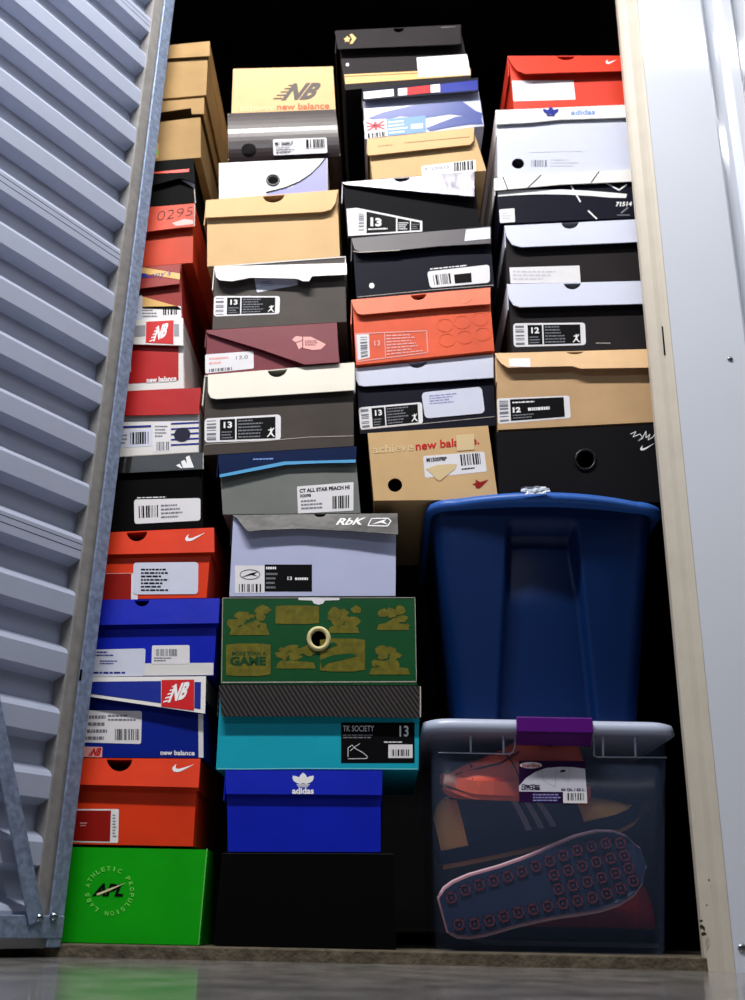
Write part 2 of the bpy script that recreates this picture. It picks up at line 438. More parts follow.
# ------------------------------------------------------------------ corrugated swing door, open outwards on the left
DA = math.radians(33.4)
du = Vector((-math.sin(DA), -math.cos(DA), 0)); dn = Vector((math.cos(DA), -math.sin(DA), 0))   # along the leaf, towards the room
d0 = Vector((LIN, -0.004, 0))
def DP(u, z, n=0.0): return d0 + du*u + Vector((0, 0, z)) + dn*n
def onDoor(px, py, n=0.0):
    p = UP(px, py, d0+dn*n, dn); r_ = p-d0; return r_.dot(du), p.z
door = empty('door_1', d0+du*0.4, 'corrugated grey steel storage door swung open on the left', 'door'); struct(door)
GALV = mat('galvanised_steel', (140, 156, 184), 0.5, metal=0.45, noise=0.3, nscale=120)
SHEET = mat('door_sheet_paint', (172, 181, 203), 0.34, metal=.08, spec=.3, noise=0.02)
TOPZ = 2.0
def bar(name, u0, z0, u1, z1, n0, n1, m, parent=door, bevel=.0012):
    mb = MB(); mb.hexa([DP(u0, z0, n1), DP(u1, z0, n1), DP(u1, z1, n1), DP(u0, z1, n1), DP(u0, z0, n0), DP(u1, z0, n0), DP(u1, z1, n0), DP(u0, z1, n0)])
    return mb.build(name, m, parent, False, bevel)
FW = 0.024
TAUPE = mat('grey_primer_steel', (138, 136, 134), 0.55, noise=0.15, nscale=60)
bar('frame_stile', 0.0, 0.012, FW, TOPZ, -.004, 0.0, GALV)
bar('frame_stile', FW-.014, 0.040, FW+.018, TOPZ, -.036, -.009, TAUPE)
bar('bottom_rail', 0.0, 0.023, 0.95, 0.051, -.006, .0012, GALV)
bar('bottom_hem', 0.0, 0.0105, 0.95, 0.024, -.026, -.018, mat('white_hem', (190, 192, 192), 0.5))
bar('frame_stile', 0.92, 0.012, 0.95, TOPZ, -.004, 0.0, GALV)
# corrugated sheet
pitch = 0.0862; zoff = 0.148
pr = []
z = zoff - pitch*16
while z < TOPZ:
    # bottom to top: lower slant, rib face, upper slant, recess
    pr += [(z-.043, -.034), (z-.0350, -.012), (z-.006, -.012), (z+.000, -.0150), (z+.010, -.034), (z+.0285, -.034)]
    z += pitch
pr = [(a, b) for a, b in pr if 0.02 < a < TOPZ]
vs_, fs = [], []
for (zz, nn) in pr: vs_ += [DP(0.004, zz, nn), DP(0.94, zz, nn)]
for i in range(len(pr)-1): fs.append([2*i, 2*i+1, 2*i+3, 2*i+2])
sh = link('corrugated_sheet', vs_, fs, SHEET, door); md = sh.modifiers.new('thick', 'SOLIDIFY'); md.thickness = .0008
bv = sh.modifiers.new('bev', 'BEVEL'); bv.width = .0016; bv.segments = 2; bv.limit_method = 'ANGLE'; bv.angle_limit = math.radians(15)
# lap seams, each a pair of thin dark lines
for (sx, sy) in ((150, 34), (117, 258), (77, 549)):
    zc = onDoor(sx, sy, -.012)[1]
    k = math.ceil((zc-zoff)/pitch); zc = zoff + pitch*k - .012
    bar('lap_seam', .03, zc-.0008, .93, zc+.0008, -.0125, -.0112, mat('dark_lap_steel', (40, 44, 70), .5), bevel=.0002)
    bar('lap_seam', .03, zc-.0108, .93, zc-.0092, -.0125, -.0112, mat('dark_lap_steel', (40, 44, 70), .5), bevel=.0002)
# diagonal brace
ua, za = onDoor(42, 909, .003); ub, zb = onDoor(0, 698, .003)
uc, zc = onDoor(30, 915, .003)
dx, dz = ub-ua, zb-za; L = math.hypot(dx, dz); ex, ez = dx/L, dz/L
wbr = abs((uc-ua)*ez-(zc-za)*ex); wbr = max(.024, min(.034, wbr)) ; 
nxb, nzb = ez, -ex
if nxb < 0: nxb, nzb = -nxb, -nzb
s_ = -0.012; L2 = 1.45
q = [(ua+ex*s_, za+ez*s_), (ua+ex*L2, za+ez*L2)]
mb = MB(); A = q[0]; B = q[1]; A2 = (A[0]+nxb*wbr, A[1]+nzb*wbr); B2 = (B[0]+nxb*wbr, B[1]+nzb*wbr)
mb.hexa([DP(*A, .004), DP(*A2, .004), DP(*B2, .004), DP(*B, .004), DP(*A, .0014), DP(*A2, .0014), DP(*B2, .0014), DP(*B, .0014)])
mb.build('diagonal_brace', GALV, door, False, .0008)
for (bx, by) in ((40, 918), (54.5, 916.5)):
    u_, z_ = onDoor(bx, by, .004); mb = MB(); n = 10
    for rr_, nn in ((.006, .0012), (.0058, .005), (.003, .0075), (.0008, .008)):
        for k in range(n):
            a = 2*math.pi*k/n; mb.v.append(DP(u_+rr_*math.cos(a), z_+rr_*math.sin(a), nn))
    for j in range(3):
        for k in range(n):
            qn = (k+1) % n; mb.f.append([j*n+k, j*n+qn, (j+1)*n+qn, (j+1)*n+k])
    mb.f.append([3*n+k for k in range(n)])
    mb.build('bolt', mat('steel_bolt', (150, 160, 175), 0.25, 1.0), door, True)
u_, z_ = onDoor(81, 675, .001); 
mb = MB(); mb.hexa([DP(u_+.002, z_-.008, .0006), DP(u_-.002, z_-.008, .0006), DP(u_-.002, z_+.008, .0006), DP(u_+.002, z_+.008, .0006), DP(u_+.002, z_-.008, .0001), DP(u_-.002, z_-.008, .0001), DP(u_-.002, z_+.008, .0001), DP(u_+.002, z_+.008, .0001)])
mb.build('scratch_mark', INK, door)

# ------------------------------------------------------------------ materials of the boxes
KRAFT = card('kraft_card', (210, 174, 124), 0.6, 0.05); KRAFT2 = card('brown_card', (160, 128, 82), 0.7, 0.12)
GREEN = card('green_card', (4, 168, 6), 0.4); ORANGE = card('orange_card', (226, 58, 16), 0.42); ORANGE_OLD = card('worn_orange_card', (196, 58, 22), 0.5, 0.14)
SALMON = card('salmon_card', (232, 124, 92), 0.5, 0.08); SALMON2 = card('faded_orange_card', (228, 92, 56), 0.5, 0.12)
REDC = card('bright_red_card', (212, 56, 34), 0.42); CRIM = card('crimson_card', (178, 6, 12), 0.4); BRICK = card('brick_red_card', (146, 34, 26), 0.5)
BLUE = card('royal_blue_card', (0, 28, 178), 0.4); NAVY = card('navy_card', (13, 14, 32), 0.5, spec=.1); MIDB = card('deep_blue_card', (0, 30, 136), 0.35)
BLACKC = card('matt_black_card', (13, 12, 17), 0.7, 0.15, spec=.1); BLACKG = card('gloss_black_card', (14, 13, 15), 0.3, 0.1, 0.5, coat=.18); PUREBLK = card('deep_black_card', (3, 3, 4), 0.65, spec=.06)
CHARC = card('charcoal_card', (36, 32, 34), 0.6, 0.12, spec=.1); GREYC = card('warm_grey_card', (80, 74, 70), 0.5, 0.1, spec=.15); GRGR = card('grey_green_card', (112, 116, 112), 0.5)
WHITEC = card('white_card', (226, 224, 222), 0.42, 0.02); COOLW = card('cool_white_card', (206, 210, 228), 0.35, 0.02, 0.3, coat=.3); IVORY = card('ivory_card', (226, 222, 208), 0.45, 0.03)
LAV = card('lavender_card', (184, 190, 222), 0.45, 0.03); TEAL = card('turquoise_card', (16, 166, 190), 0.4, 0.03); MAROON = card('maroon_card', (120, 42, 54), 0.45, 0.08)
FOREST = card('forest_green_card', (3, 74, 34), 0.4, 0.05); GOLDI = mat('gold_ink', (104, 98, 28), 0.5, noise=.25, nscale=90); DKGRN = mat('dark_green_ink', (14, 66, 34), .5)
BROWNG = card('gloss_brown_card', (46, 34, 36), 0.36, 0.1, 0.2, coat=.3); SILVER = mat('silver_foil_card', (112, 110, 118), 0.34, metal=.5, noise=.2, nscale=9, bump=.8, bscale=18)
REDINK = mat('red_ink', (200, 24, 30), .45); ORGINK = mat('faded_red_ink', (196, 84, 40), .5); DKRED = mat('dark_red_ink', (150, 22, 14), .45); PINKINK = mat('pink_ink', (236, 170, 166), .5)
YEL = mat('yellow_ink', (222, 178, 108), .5); BLUEINK = mat('blue_ink', (30, 40, 140), .45); PALEB = mat('pale_blue_ink', (110, 150, 214), .4); TANINK = mat('tan_ink', (216, 176, 110), .5)
SKYB = mat('sky_blue_ink', (70, 150, 200), .45); LIME = mat('lime_ink', (120, 226, 90), .45); LILAC = mat('lilac_ink', (150, 150, 214), .4); CREAMI = mat('cream_ink', (226, 216, 170), .45)
G1, G2, G3, G4 = ('shoe boxes stacked in the left column', 'shoe boxes stacked in the second column', 'shoe boxes stacked in the third column', 'shoe boxes stacked in the right column')

# carbon weave
CARB = bpy.data.materials.new('carbon_weave_card'); CARB.use_nodes = True; nt = CARB.node_tree; b_ = nt.nodes['Principled BSDF']
tc = nt.nodes.new('ShaderNodeTexCoord'); mp = nt.nodes.new('ShaderNodeMapping'); mp.inputs['Rotation'].default_value = (0, math.radians(35), 0)
wv = nt.nodes.new('ShaderNodeTexWave'); wv.bands_direction = 'X'; wv.inputs['Scale'].default_value = 55; wv.inputs['Distortion'].default_value = .6
nt.links.new(tc.outputs['Object'], mp.inputs['Vector']); nt.links.new(mp.outputs['Vector'], wv.inputs['Vector'])
cr = nt.nodes.new('ShaderNodeValToRGB'); cr.color_ramp.elements[0].color = rgb((10, 9, 10)); cr.color_ramp.elements[1].color = rgb((58, 52, 52)); cr.color_ramp.elements[0].position = .35; cr.color_ramp.elements[1].position = .65
nt.links.new(wv.outputs['Fac'], cr.inputs['Fac']); nt.links.new(cr.outputs['Color'], b_.inputs['Base Color']); b_.inputs['Roughness'].default_value = .5; b_.inputs['Specular IOR Level'].default_value = .12


# ------------------------------------------------------------------ clear bin, blue tub and the sneakers inside
def ringpts(x0, x1, y0, y1, r, z, bow=0.0, nf=40, disp=None):
    P = []
    for i in range(nf+1):
        t = i/nf; x = lerp(x0+r, x1-r, t); y = y0 - bow*(1-(2*t-1)**2)
        if disp: y += disp(x, z)
        P.append(Vector((x, y, z)))
    def corner(cx, cy, a0):
        for k in range(1, 6): a = math.radians(a0+15*k); P.append(Vector((cx+r*math.cos(a), cy+r*math.sin(a), z)))
    corner(x1-r, y0+r, -90)
    P.append(Vector((x1, y1-r, z))); corner(x1-r, y1-r, 0); P.append(Vector((x0+r, y1, z))); corner(x0+r, y1-r, 90); P.append(Vector((x0, y0+r, z))); corner(x0+r, y0+r, 180)
    return P
def loft(name, rings, m, parent, smooth=True, capb=True, capt=False, solid=0.0):
    vs_, fs = [], []; n = len(rings[0])
    for r_ in rings: vs_ += r_
    for j in range(len(rings)-1):
        for i in range(n): k = (i+1) % n; fs.append([j*n+i, j*n+k, (j+1)*n+k, (j+1)*n+i])
    if capb: fs.append(list(range(n)))
    if capt: fs.append(list(range((len(rings)-1)*n, len(rings)*n)))
    o = link(name, vs_, fs, m, parent, smooth)
    if smooth:
        for p in o.data.polygons:
            if len(p.vertices) > 4: p.use_smooth = False
    if solid: md = o.modifiers.new('wall', 'SOLIDIFY'); md.thickness = solid; md.offset = 1
    return o
CLEAR = bpy.data.materials.new('clear_plastic'); CLEAR.use_nodes = True; nt = CLEAR.node_tree; nt.nodes.clear()
out = nt.nodes.new('ShaderNodeOutputMaterial'); mx = nt.nodes.new('ShaderNodeMixShader'); tr = nt.nodes.new('ShaderNodeBsdfTransparent'); tr.inputs[0].default_value = (.97, .975, .99, 1)
pb = nt.nodes.new('ShaderNodeBsdfPrincipled'); pb.inputs['Base Color'].default_value = (.25, .36, .62, 1); pb.inputs['Roughness'].default_value = .16
fr = nt.nodes.new('ShaderNodeFresnel'); fr.inputs[0].default_value = 1.22; ad = nt.nodes.new('ShaderNodeMath'); ad.operation = 'ADD'; ad.inputs[1].default_value = .0
nt.nodes.remove(fr); nt.nodes.remove(ad); mx.inputs[0].default_value = .05; nt.links.new(tr.outputs[0], mx.inputs[1]); nt.links.new(pb.outputs[0], mx.inputs[2]); nt.links.new(mx.outputs[0], out.inputs[0])
MILK = bpy.data.materials.new('milky_plastic'); MILK.use_nodes = True; nt = MILK.node_tree; pbm = nt.nodes['Principled BSDF']
pbm.inputs['Base Color'].default_value = rgb((205, 215, 240)); pbm.inputs['Roughness'].default_value = .3; pbm.inputs['Transmission Weight'].default_value = .25
BYF = 0.03; BD = 0.42
bin_ = empty('storage_bin', U(552, 950, BYF+.2) * 1.0, 'clear plastic storage bin with milky lid and purple latch, full of sneakers', 'storage bin')
bin_.location.z = 0.0175
xl1, xr1 = U(432, 733, BYF).x, U(668.5, 735, BYF).x; xl0, xr0 = U(437, 950, BYF).x, U(667.5, 953, BYF).x
zl = U(550, 733, BYF).z; LZ = U(550, 719.3, .012).z
loft('clear_body', [ringpts(xl0+.004, xr0-.004, BYF+.004, BYF+BD, .022, .0180, 0, 20), ringpts(xl0, xr0, BYF, BYF+BD, .022, .0235, 0, 20), ringpts(xl1, xr1, BYF, BYF+BD+.005, .022, zl, 0, 20)], CLEAR, bin_, True, True, False, .0015)
lx0, lx1 = U(421.5, 733, .012).x, U(681, 736, .012).x
loft('lid', [ringpts(lx0+.003, lx1-.003, .014, BYF+BD+.02, .035, zl-.002, .0, 20), ringpts(lx0, lx1, .010, BYF+BD+.022, .036, zl+.001, 0, 20), ringpts(lx0+.003, lx1-.003, .013, BYF+BD+.02, .036, LZ-.003, 0, 20), ringpts(lx0+.010, lx1-.010, .020, BYF+BD+.014, .034, LZ, 0, 20)], MILK, bin_, True, True, True)
# moulded skirt with ribs below the lid
SK = Surf(BYF-.001)
mb = MB()
def ppoly(mb, pts, S, r_=.0009): mb.tube([S.P(*p) for p in pts], r_, 6)
ppoly(mb, [(438,752.5),(509,754),(513,752),(515,746),(515,737)], SK); ppoly(mb, [(470.5,736),(470.8,752.5)], SK, .0016); ppoly(mb, [(503.3,736),(503.6,753.5)], SK, .0016)
mb.build('rim_rib', MILK, bin_, True); mb = MB(); ppoly(mb, [(594,737),(594,755.5),(597,757),(667,757.5)], SK); ppoly(mb, [(603,737),(603,757)], SK, .0016); ppoly(mb, [(635,737),(635.5,757)], SK, .0018); mb.build('rim_rib', MILK, bin_, True)
PURP = mat('purple_plastic', (86, 18, 116), .35)
la, lb = U(517, 733, .004).x, U(593.5, 733, .004).x; zz0 = U(555, 733, .002).z; zz1 = U(555, 745.5, BYF-.006).z
mb = MB(); mb.hexa([(la,.002,zz0),(lb,.002,zz0),(lb,.003,LZ+.002),(la,.003,LZ+.002),(la,.012,zz0),(lb,.012,zz0),(lb,.012,LZ+.002),(la,.012,LZ+.002)]); mb.build('latch', PURP, bin_, False, .002)
mb = MB(); mb.hexa([(la+.001,BYF-.006,zz1),(lb-.001,BYF-.006,zz1),(lb-.001,.005,zz0-.0003),(la+.001,.005,zz0-.0003),(la+.001,BYF-.0015,zz1),(lb-.001,BYF-.0015,zz1),(lb-.001,BYF-.0015,zz0-.0003),(la+.001,BYF-.0015,zz0-.0003)]); mb.build('latch', PURP, bin_, False, .001)
# product label on the front
SLb = Surf(BYF-.0016); hb_ = H(bin_, SLb, 0)
DPUR = mat('dark_purple_ink', (40, 12, 58), .4)
q = [(518.9,760.7),(585.5,761),(587.5,803.5),(519.2,802.5)]
o_ = px_decal(hb_, 'product_label', q, DPUR, 0); hl_ = H(o_, SLb, 1)
LG = mat('label_grey_ink', (206, 206, 220), .4)
px_decal(hl_, 'white_arc', [(519,791.5),(519,786),(526,778),(535,772),(546,768),(560,766.8),(574,767.2),(585,768.8),(586.8,792.3)], LG); px_decal(hl_, 'white_patch', [(563,791.5),(586.8,792),(587.3,803.3),(563.2,803)], PAPER, 2)
decal(hl_, 'red_oval', R(519.8,762,542,768.5), [ellipse(.5,.5,.5,.5,20)], PAPER, 1); text(hl_, 'Sterilite', R(522,763.4,540,767.4), mat('label_red_ink',(190,40,50),.4), bold=.02, sub=2)
text(hl_, 'ClearView', R(521.5,784,540,786.8), DPUR, bold=.04, sub=2); text(hl_, 'LATCHES', R(521.5,787,540,790), DPUR, bold=.06, sub=2); text(hl_, '66 Qt. / 62 L', R(561,788,584.5,791.3,.01), DPUR, bold=.03, sub=2)
barcode(H(o_, SLb, 2), R(567,793,584,800.5), INK, n=10, name='barcode'); lines(hl_, R(533,793.5,561,802), 3, LILAC)
flap_edge(H(o_,SLb,1), [(541,769.5),(544,781),(555,787),(556,770.5),(568,782),(569.5,767.5)], GREYINK, .4, 'bin_drawing'); px_decal(hl_, 'dark_patch', [(560,770.5),(565,769.6),(565.3,771.8),(560.4,772.3)], INK, 2)

# --- sneakers
STN = [(0.0,.020,.070),(.03,.028,.088),(.08,.033,.098),(.16,.036,.092),(.24,.036,.084),(.32,.036,.086),(.38,.037,.103),(.44,.038,.094),(.52,.040,.083),(.62,.044,.070),(.72,.047,.060),(.82,.046,.052),(.90,.040,.044),(.96,.029,.035),(1.0,.010,.018)]
def sprof(t):
    for (a, b_) in zip(STN[:-1], STN[1:]):
        if t <= b_[0]:
            k = (t-a[0])/(b_[0]-a[0]); k2 = k; return lerp(a[1], b_[1], k2), lerp(a[2], b_[2], k2)
    return STN[-1][1:]
def spt(t, a, off=0.0, L=.29, sc=1.0):
    w_, h_ = sprof(t); z0 = .022
    c, s = math.cos(a), math.sin(a)
    narrow = 1 - .42*max(0, s)**1.6*(1 if t < .6 else .6)
    y = (w_+off)*math.copysign(abs(c)**.75, c)*narrow; z = z0 + (max(h_, .03)-z0+off)*max(0, s)**.85
    return Vector((t*L, y, z))*sc
def sneaker(name_label, M, up_m, sole_m, mid_m, L=.29, stripes=None, toe=None, heel=None, lace=None, tread=None, line=None, seams=None, side=-1, tongue=None, top=''):
    root = empty('sneaker', M @ Vector((L/2, 0, 0)), name_label, 'sneaker', 'sneakers piled inside the clear bin')
    T = lambda p: M @ p
    ts = [0,.015,.03,.055,.08,.12,.16,.2,.24,.28,.32,.35,.38,.41,.44,.48,.52,.57,.62,.67,.72,.77,.82,.86,.90,.93,.96,.985,1.0]; na = 18
    vs_, fs = [], []
    for t in ts:
        for k in range(na+1): vs_.append(T(spt(t, math.pi*k/na, 0, L)))
    n = na+1
    for j in range(len(ts)-1):
        for k in range(na): fs.append([j*n+k, j*n+k+1, (j+1)*n+k+1, (j+1)*n+k])
        fs.append([j*n, (j+1)*n, (j+1)*n+na, j*n+na])
    fs.append(list(range(n))); fs.append([(len(ts)-1)*n+k for k in range(n)])
    link('upper', vs_, fs, up_m, root, True)
    def solemesh(nm, z0, z1, g, m_):
        P = []
        for t in ts: P.append((t*L if 0 < t < 1 else t*L+(-g if t == 0 else g), -(sprof(t)[0]+g)))
        P += [(x, -y) for x, y in reversed(P)]
        N = len(P); v2 = [T(Vector((x, y, z0 + (.012*max(0, (x/L-.82)/.18)**2 if z0 < .01 else 0)))) for x, y in P]+[T(Vector((x, y, z1+(.012*max(0, (x/L-.82)/.18)**2)*.6))) for x, y in P]
        f2 = [list(range(N)), list(range(N, 2*N))]+[[i, (i+1) % N, N+(i+1) % N, N+i] for i in range(N)]
        return link(nm, v2, f2, m_, root, False)
    solemesh('outsole', 0, .007, .002, sole_m); solemesh('midsole', .0068, .026, .004, mid_m)
    def patch(nm, t0, t1, a0, a1, m_, off=.0014, skew=0.0):
        nt_, na_ = 8, 8; v2, f2 = [], []
        for i in range(nt_+1):
            for k in range(na_+1):
                a = lerp(a0, a1, k/na_); t = max(0, min(1, lerp(t0, t1, i/nt_)+skew*(k/na_))); v2.append(T(spt(t, a, off, L)))
        for i in range(nt_):
            for k in range(na_): q_ = i*(na_+1)+k; f2.append([q_, q_+1, q_+na_+2, q_+na_+1])
        return link(nm, v2, f2, m_, root, True)
    A = (lambda d: math.radians(180-d)) if side < 0 else (lambda d: math.radians(d))
    if stripes:
        for k in range(3): patch('side_stripe', .42+.06*k, .45+.06*k, A(4), A(62), stripes, .0016, -.06)
    if toe: patch('toe_cap', .70, 1.0, math.radians(2), math.radians(178), toe, .0018)
    if heel: patch('heel_patch', 0.0, .13, math.radians(2), math.radians(178), heel, .0018)
    # collar opening
    patch('collar_lining', .07, .34, math.radians(66), math.radians(114), mat('shoe_lining', (26, 26, 34), .8), .0012)
    if tongue: patch('tongue', .33, .47, math.radians(72), math.radians(108), tongue, .006)
    if lace:
        for k in range(5):
            mb = MB(); t = .42+.05*k; mb.tube([T(spt(t+(.012 if i % 2 else 0), math.radians(60+60*i/8), .004, L)) for i in range(9)], .0022, 6); mb.build('lace', lace, root, True)
    if seams:
        for (p) in seams:
            mb = MB(); mb.tube([T(spt(t, A(a), .001, L)) for t, a in p], .0013, 6); mb.build('seam', mat('dark_seam', (60, 24, 30), .7), root, True)
    if line:
        mb = MB(); pts = []
        for t in ts: pts.append(T(Vector((t*L, -(sprof(t)[0]+.005), .014+.012*max(0, (t-.82)/.18)**2))))
        mb.tube(pts, .0022, 6); pts = [T(Vector((t*L, (sprof(t)[0]+.005), .014+.012*max(0, (t-.82)/.18)**2))) for t in ts]; mb.tube(pts, .0022, 6); mb.build('foxing_stripe', line, root, True)
    if tread:
        mb = MB()
        for i in range(13):
            t = .05+.072*i; w_ = sprof(t)[0]; rows = (-1.5, -.5, .5, 1.5) if t > .52 else (-1, 1)
            for r_ in rows:
                cy = r_*(w_*2/4.3) if t > .52 else r_*(w_-.012); x = t*L; s2 = .0072
                zb = .012*max(0, (t-.82)/.18)**2
                if abs(cy)+s2 > w_+.002: continue
                # raised square ring
                for (ax, ay, bx, by) in ((-s2,-s2,s2,-s2+.0024),(-s2,s2-.0024,s2,s2),(-s2,-s2,-s2+.0024,s2),(s2-.0024,-s2,s2,s2),(-.0016,-.0016,.0016,.0016)):
                    a_, c_ = (x+ax, cy+ay), (x+bx, cy+by)
                    mb.hexa([T(Vector(p)) for p in ((a_[0],a_[1],zb-.0022),(c_[0],a_[1],zb-.0022),(c_[0],c_[1],zb-.0022),(a_[0],c_[1],zb-.0022),(a_[0],a_[1],zb+.001),(c_[0],a_[1],zb+.001),(c_[0],c_[1],zb+.001),(a_[0],c_[1],zb+.001))])
        mb.build('tread_blocks', tread, root)
    return root
def basis(o, x, z):
    x = Vector(x).normalized(); z = Vector(z); z = (z-x*z.dot(x)).normalized(); y = z.cross(x)
    return Matrix.Translation(o) @ Matrix((x, y, z)).transposed().to_4x4()
F_NAVY = mat('navy_mesh_fabric', (24, 36, 74), .8, noise=.3, nscale=200); F_RED = mat('red_mesh_fabric', (220, 40, 32), .75, noise=.15, nscale=150); F_OR = mat('salmon_leather', (240, 100, 60), .5, noise=.08)
F_TAN = mat('tan_suede', (250, 184, 110), .8, noise=.1); RUB = mat('navy_rubber', (26, 40, 66), .55); RUBR = mat('maroon_rubber', (96, 40, 48), .6); WRUB = mat('white_rubber', (206, 202, 206), .5); LACEG = mat('grey_lace', (166, 160, 170), .7); LACER = mat('red_lace', (206, 40, 44), .7)
def D2(dx, dz, dy=0): return Vector((dx, dy, dz))
# red sneaker at the bottom, toe to the left
o = U(654, 946, .235); o.z = .0225
sneaker('red sneaker with navy band and white sole at the bottom of the clear bin', basis(o, (-1, 0, 0), (0, 0, 1)), F_RED, WRUB, mat('navy_foam', (22, 26, 64), .6), L=.30, lace=LACER, side=1, heel=None, tongue=mat('navy_tongue', (28, 28, 60), .8))
# sneaker turned sole outwards
o = U(445, 914, .052)
sneaker('sneaker on its side showing navy outsole with maroon square treads, in the clear bin', basis(o, (.96, 0, .275), (0, 1, 0)), mat('maroon_mesh_fabric', (120, 40, 48), .7), RUB, mat('pink_foam', (206, 150, 156), .6), L=.292, tread=RUBR, line=mat('pale_pink_foam', (226, 190, 196), .5))
# navy sneaker with tan toe
o = U(443, 868, .145)
sneaker('navy sneaker with tan toe and pale side stripes, middle of the clear bin', basis(o, (.975, .03, .215), (-.2, -.12, 1)), F_NAVY, mat('tan_rubber', (190, 140, 90), .6), mat('navy_foam', (22, 26, 64), .6), L=.305, stripes=mat('pale_stripe_leather', (150, 160, 186), .5), toe=F_TAN, heel=F_TAN, lace=LACEG, side=-1)
# salmon sneaker upper left
o = U(582, 804, .115)
sneaker('salmon orange sneaker with dark seams in the upper left of the clear bin', basis(o, (-.98, -.2, .0), (0, -.1, 1)), F_OR, F_OR, F_OR, L=.212, side=1, seams=[[(.52, 5), (.56, 30), (.60, 60), (.6, 90), (.58, 120)], [(.5, 45), (.65, 38), (.8, 38), (.95, 45)], [(.86, 5), (.84, 60), (.84, 110)]], tongue=mat('pink_tongue', (216, 60, 80), .7))
# dark sneaker upper right
o = U(505, 826, .32)
sneaker('dark navy sneaker with grey rim in the upper right of the clear bin', basis(o, (.98, -.1, .03), (0, -.1, 1)), F_NAVY, mat('grey_rubber', (120, 116, 120), .6), mat('grey_foam', (128, 120, 124), .6), L=.235, side=-1)

# --- blue tub
TUB = mat('blue_tub_plastic', (2, 36, 86), .42, noise=.03, spec=.3)
TY = .03
tub = empty('storage_tub', Vector((U(540, 713, TY).x, TY+.22, LZ)), 'large blue plastic storage tub with recessed front channel, standing on the clear bin', 'storage tub')
ZT = U(537, 490.5, -.012).z
zr = U(537, 502, -.010).z
tb0, tb1 = U(456, 713, TY+.035).x, U(640, 713, TY+.035).x
tt0, tt1 = U(432, 520, TY).x, U(656, 520, TY).x
zb = LZ+.001
rcTop = U(541, 528, TY).z
rA, rB = U(509.5, 535, TY).x, U(573.5, 535, TY).x; rC, rD = U(499, 713, TY+.03).x, U(595, 713, TY+.03).x
def sm(e0, e1, x):
    t = max(0, min(1, (x-e0)/(e1-e0))); return t*t*(3-2*t)
def disp(x, z):
    k = (z-zb)/(rcTop-zb); L_ = lerp(rC, rA, k); R_ = lerp(rD, rB, k)
    d = sm(L_-.006, L_+.006, x)*(1-sm(R_-.006, R_+.006, x))*(1-sm(rcTop-.010, rcTop+.004, z))
    deep = .020+.022*sm(.58, .95, k)
    # shallow outer shoulders
    return d*deep
rings = []
NZ = 46
for j in range(NZ+1):
    k = j/NZ; z = lerp(zb+.003, zr+.002, k)
    rings.append(ringpts(lerp(tb0, tt0, k), lerp(tb1, tt1, k), lerp(TY+.035, TY, k), TY+.40, .035, z, lerp(.012, .022, k), 90, disp))
rings.insert(0, ringpts(tb0+.006, tb1-.006, TY+.042, TY+.395, .032, zb, .012, 90, None))
loft('tub_body', rings, TUB, tub, True, True, False)
r0, r1 = U(425, 505, TY-.01).x, U(667, 505, TY-.01).x
loft('tub_lid', [ringpts(r0+.004, r1-.004, TY-.008, TY+.42, .04, zr-.001, .032, 90), ringpts(r0, r1, TY-.013, TY+.424, .044, zr+.001, .034, 90), ringpts(r0+.002, r1-.002, TY-.011, TY+.422, .043, ZT-.006, .034, 90), ringpts(r0+.007, r1-.007, TY-.006, TY+.417, .042, ZT-.0015, .033, 90), ringpts(r0+.014, r1-.014, TY+.002, TY+.41, .04, ZT, .031, 90)], mat('lit_blue_lid_plastic', (50, 98, 180), .34), tub, True, True, True)  # rim highlight is put into a lighter blue than the tub body
# torn clear tape on the rim
tp = []
mb = MB(); c0 = U(535, 492, -.020)
g = []
rnd = random.Random(3)
for j in range(5):
    for i in range(9):
        g.append(Vector((c0.x-.022+.0055*i+rnd.uniform(-.001,.001), -.0195-rnd.uniform(.0005,.004), ZT-.010+.0032*j+rnd.uniform(-.001,.001))))
mb.v = g
for j in range(4):
    for i in range(8):
        if (i in (0, 7) and j in (0, 3)): continue
        a = j*9+i; mb.f.append([a, a+1, a+10, a+9])
o = mb.build('torn_tape', mat('crinkled_tape', (200, 210, 226), .15), None); o['label'] = 'crinkled scrap of clear tape stuck on the front rim of the blue tub'; o['category'] = 'tape'
sd = o.modifiers.new('t', 'SOLIDIFY'); sd.thickness = .0006

# ================================================================== LEFT COLUMN (bottom to top)
b = shoebox(1, 'bright green shoe box with ring of pale lettering, on the floor beside the door', [(38,844),(208,847.4),(199,946),(33,940)], GREEN, group=G1, Y=.03)
def ring_text(h, s, cx, cy, r, a0, a1, m, ch=4.0):
    vs_, fs = [], []
    n = len(s)
    for i, c in enumerate(s):
        if c == ' ': continue
        a = math.radians(a0+(a1-a0)*i/(n-1)); ox, oy = cx+r*math.sin(a), cy-r*math.cos(a)
        tv, tf = text_geo(c, .03, 0); k = len(vs_)
        for u, v in tv:
            lx, ly = (u-.5)*ch*.8*(.4 if c == 'I' else 1), (v-.5)*ch
            vs_.append(h.surf.P(ox+lx*math.cos(a)-ly*math.sin(a), oy+lx*math.sin(a)+ly*math.cos(a), h.layer+1))
        fs += [[k+i2 for i2 in f] for f in tf]
    return link('ring_lettering', vs_, fs, m, h.obj)
ring_text(b['hb'], 'ATHLETIC PROPULSION LABS ', 109.5, 891, 22.5, -75, 275, LIME, 4.6)
text(b['hb'], 'APL', [(95,883),(125,884),(123,896.5),(92,896)], INK, bold=.035, shear=.2)
px_decal(b['hb'], 'slash_mark', [(96.5,893.6),(97.5,895.6),(112,889.6),(126,882.6),(111,887.9)], CREAMI, 2)
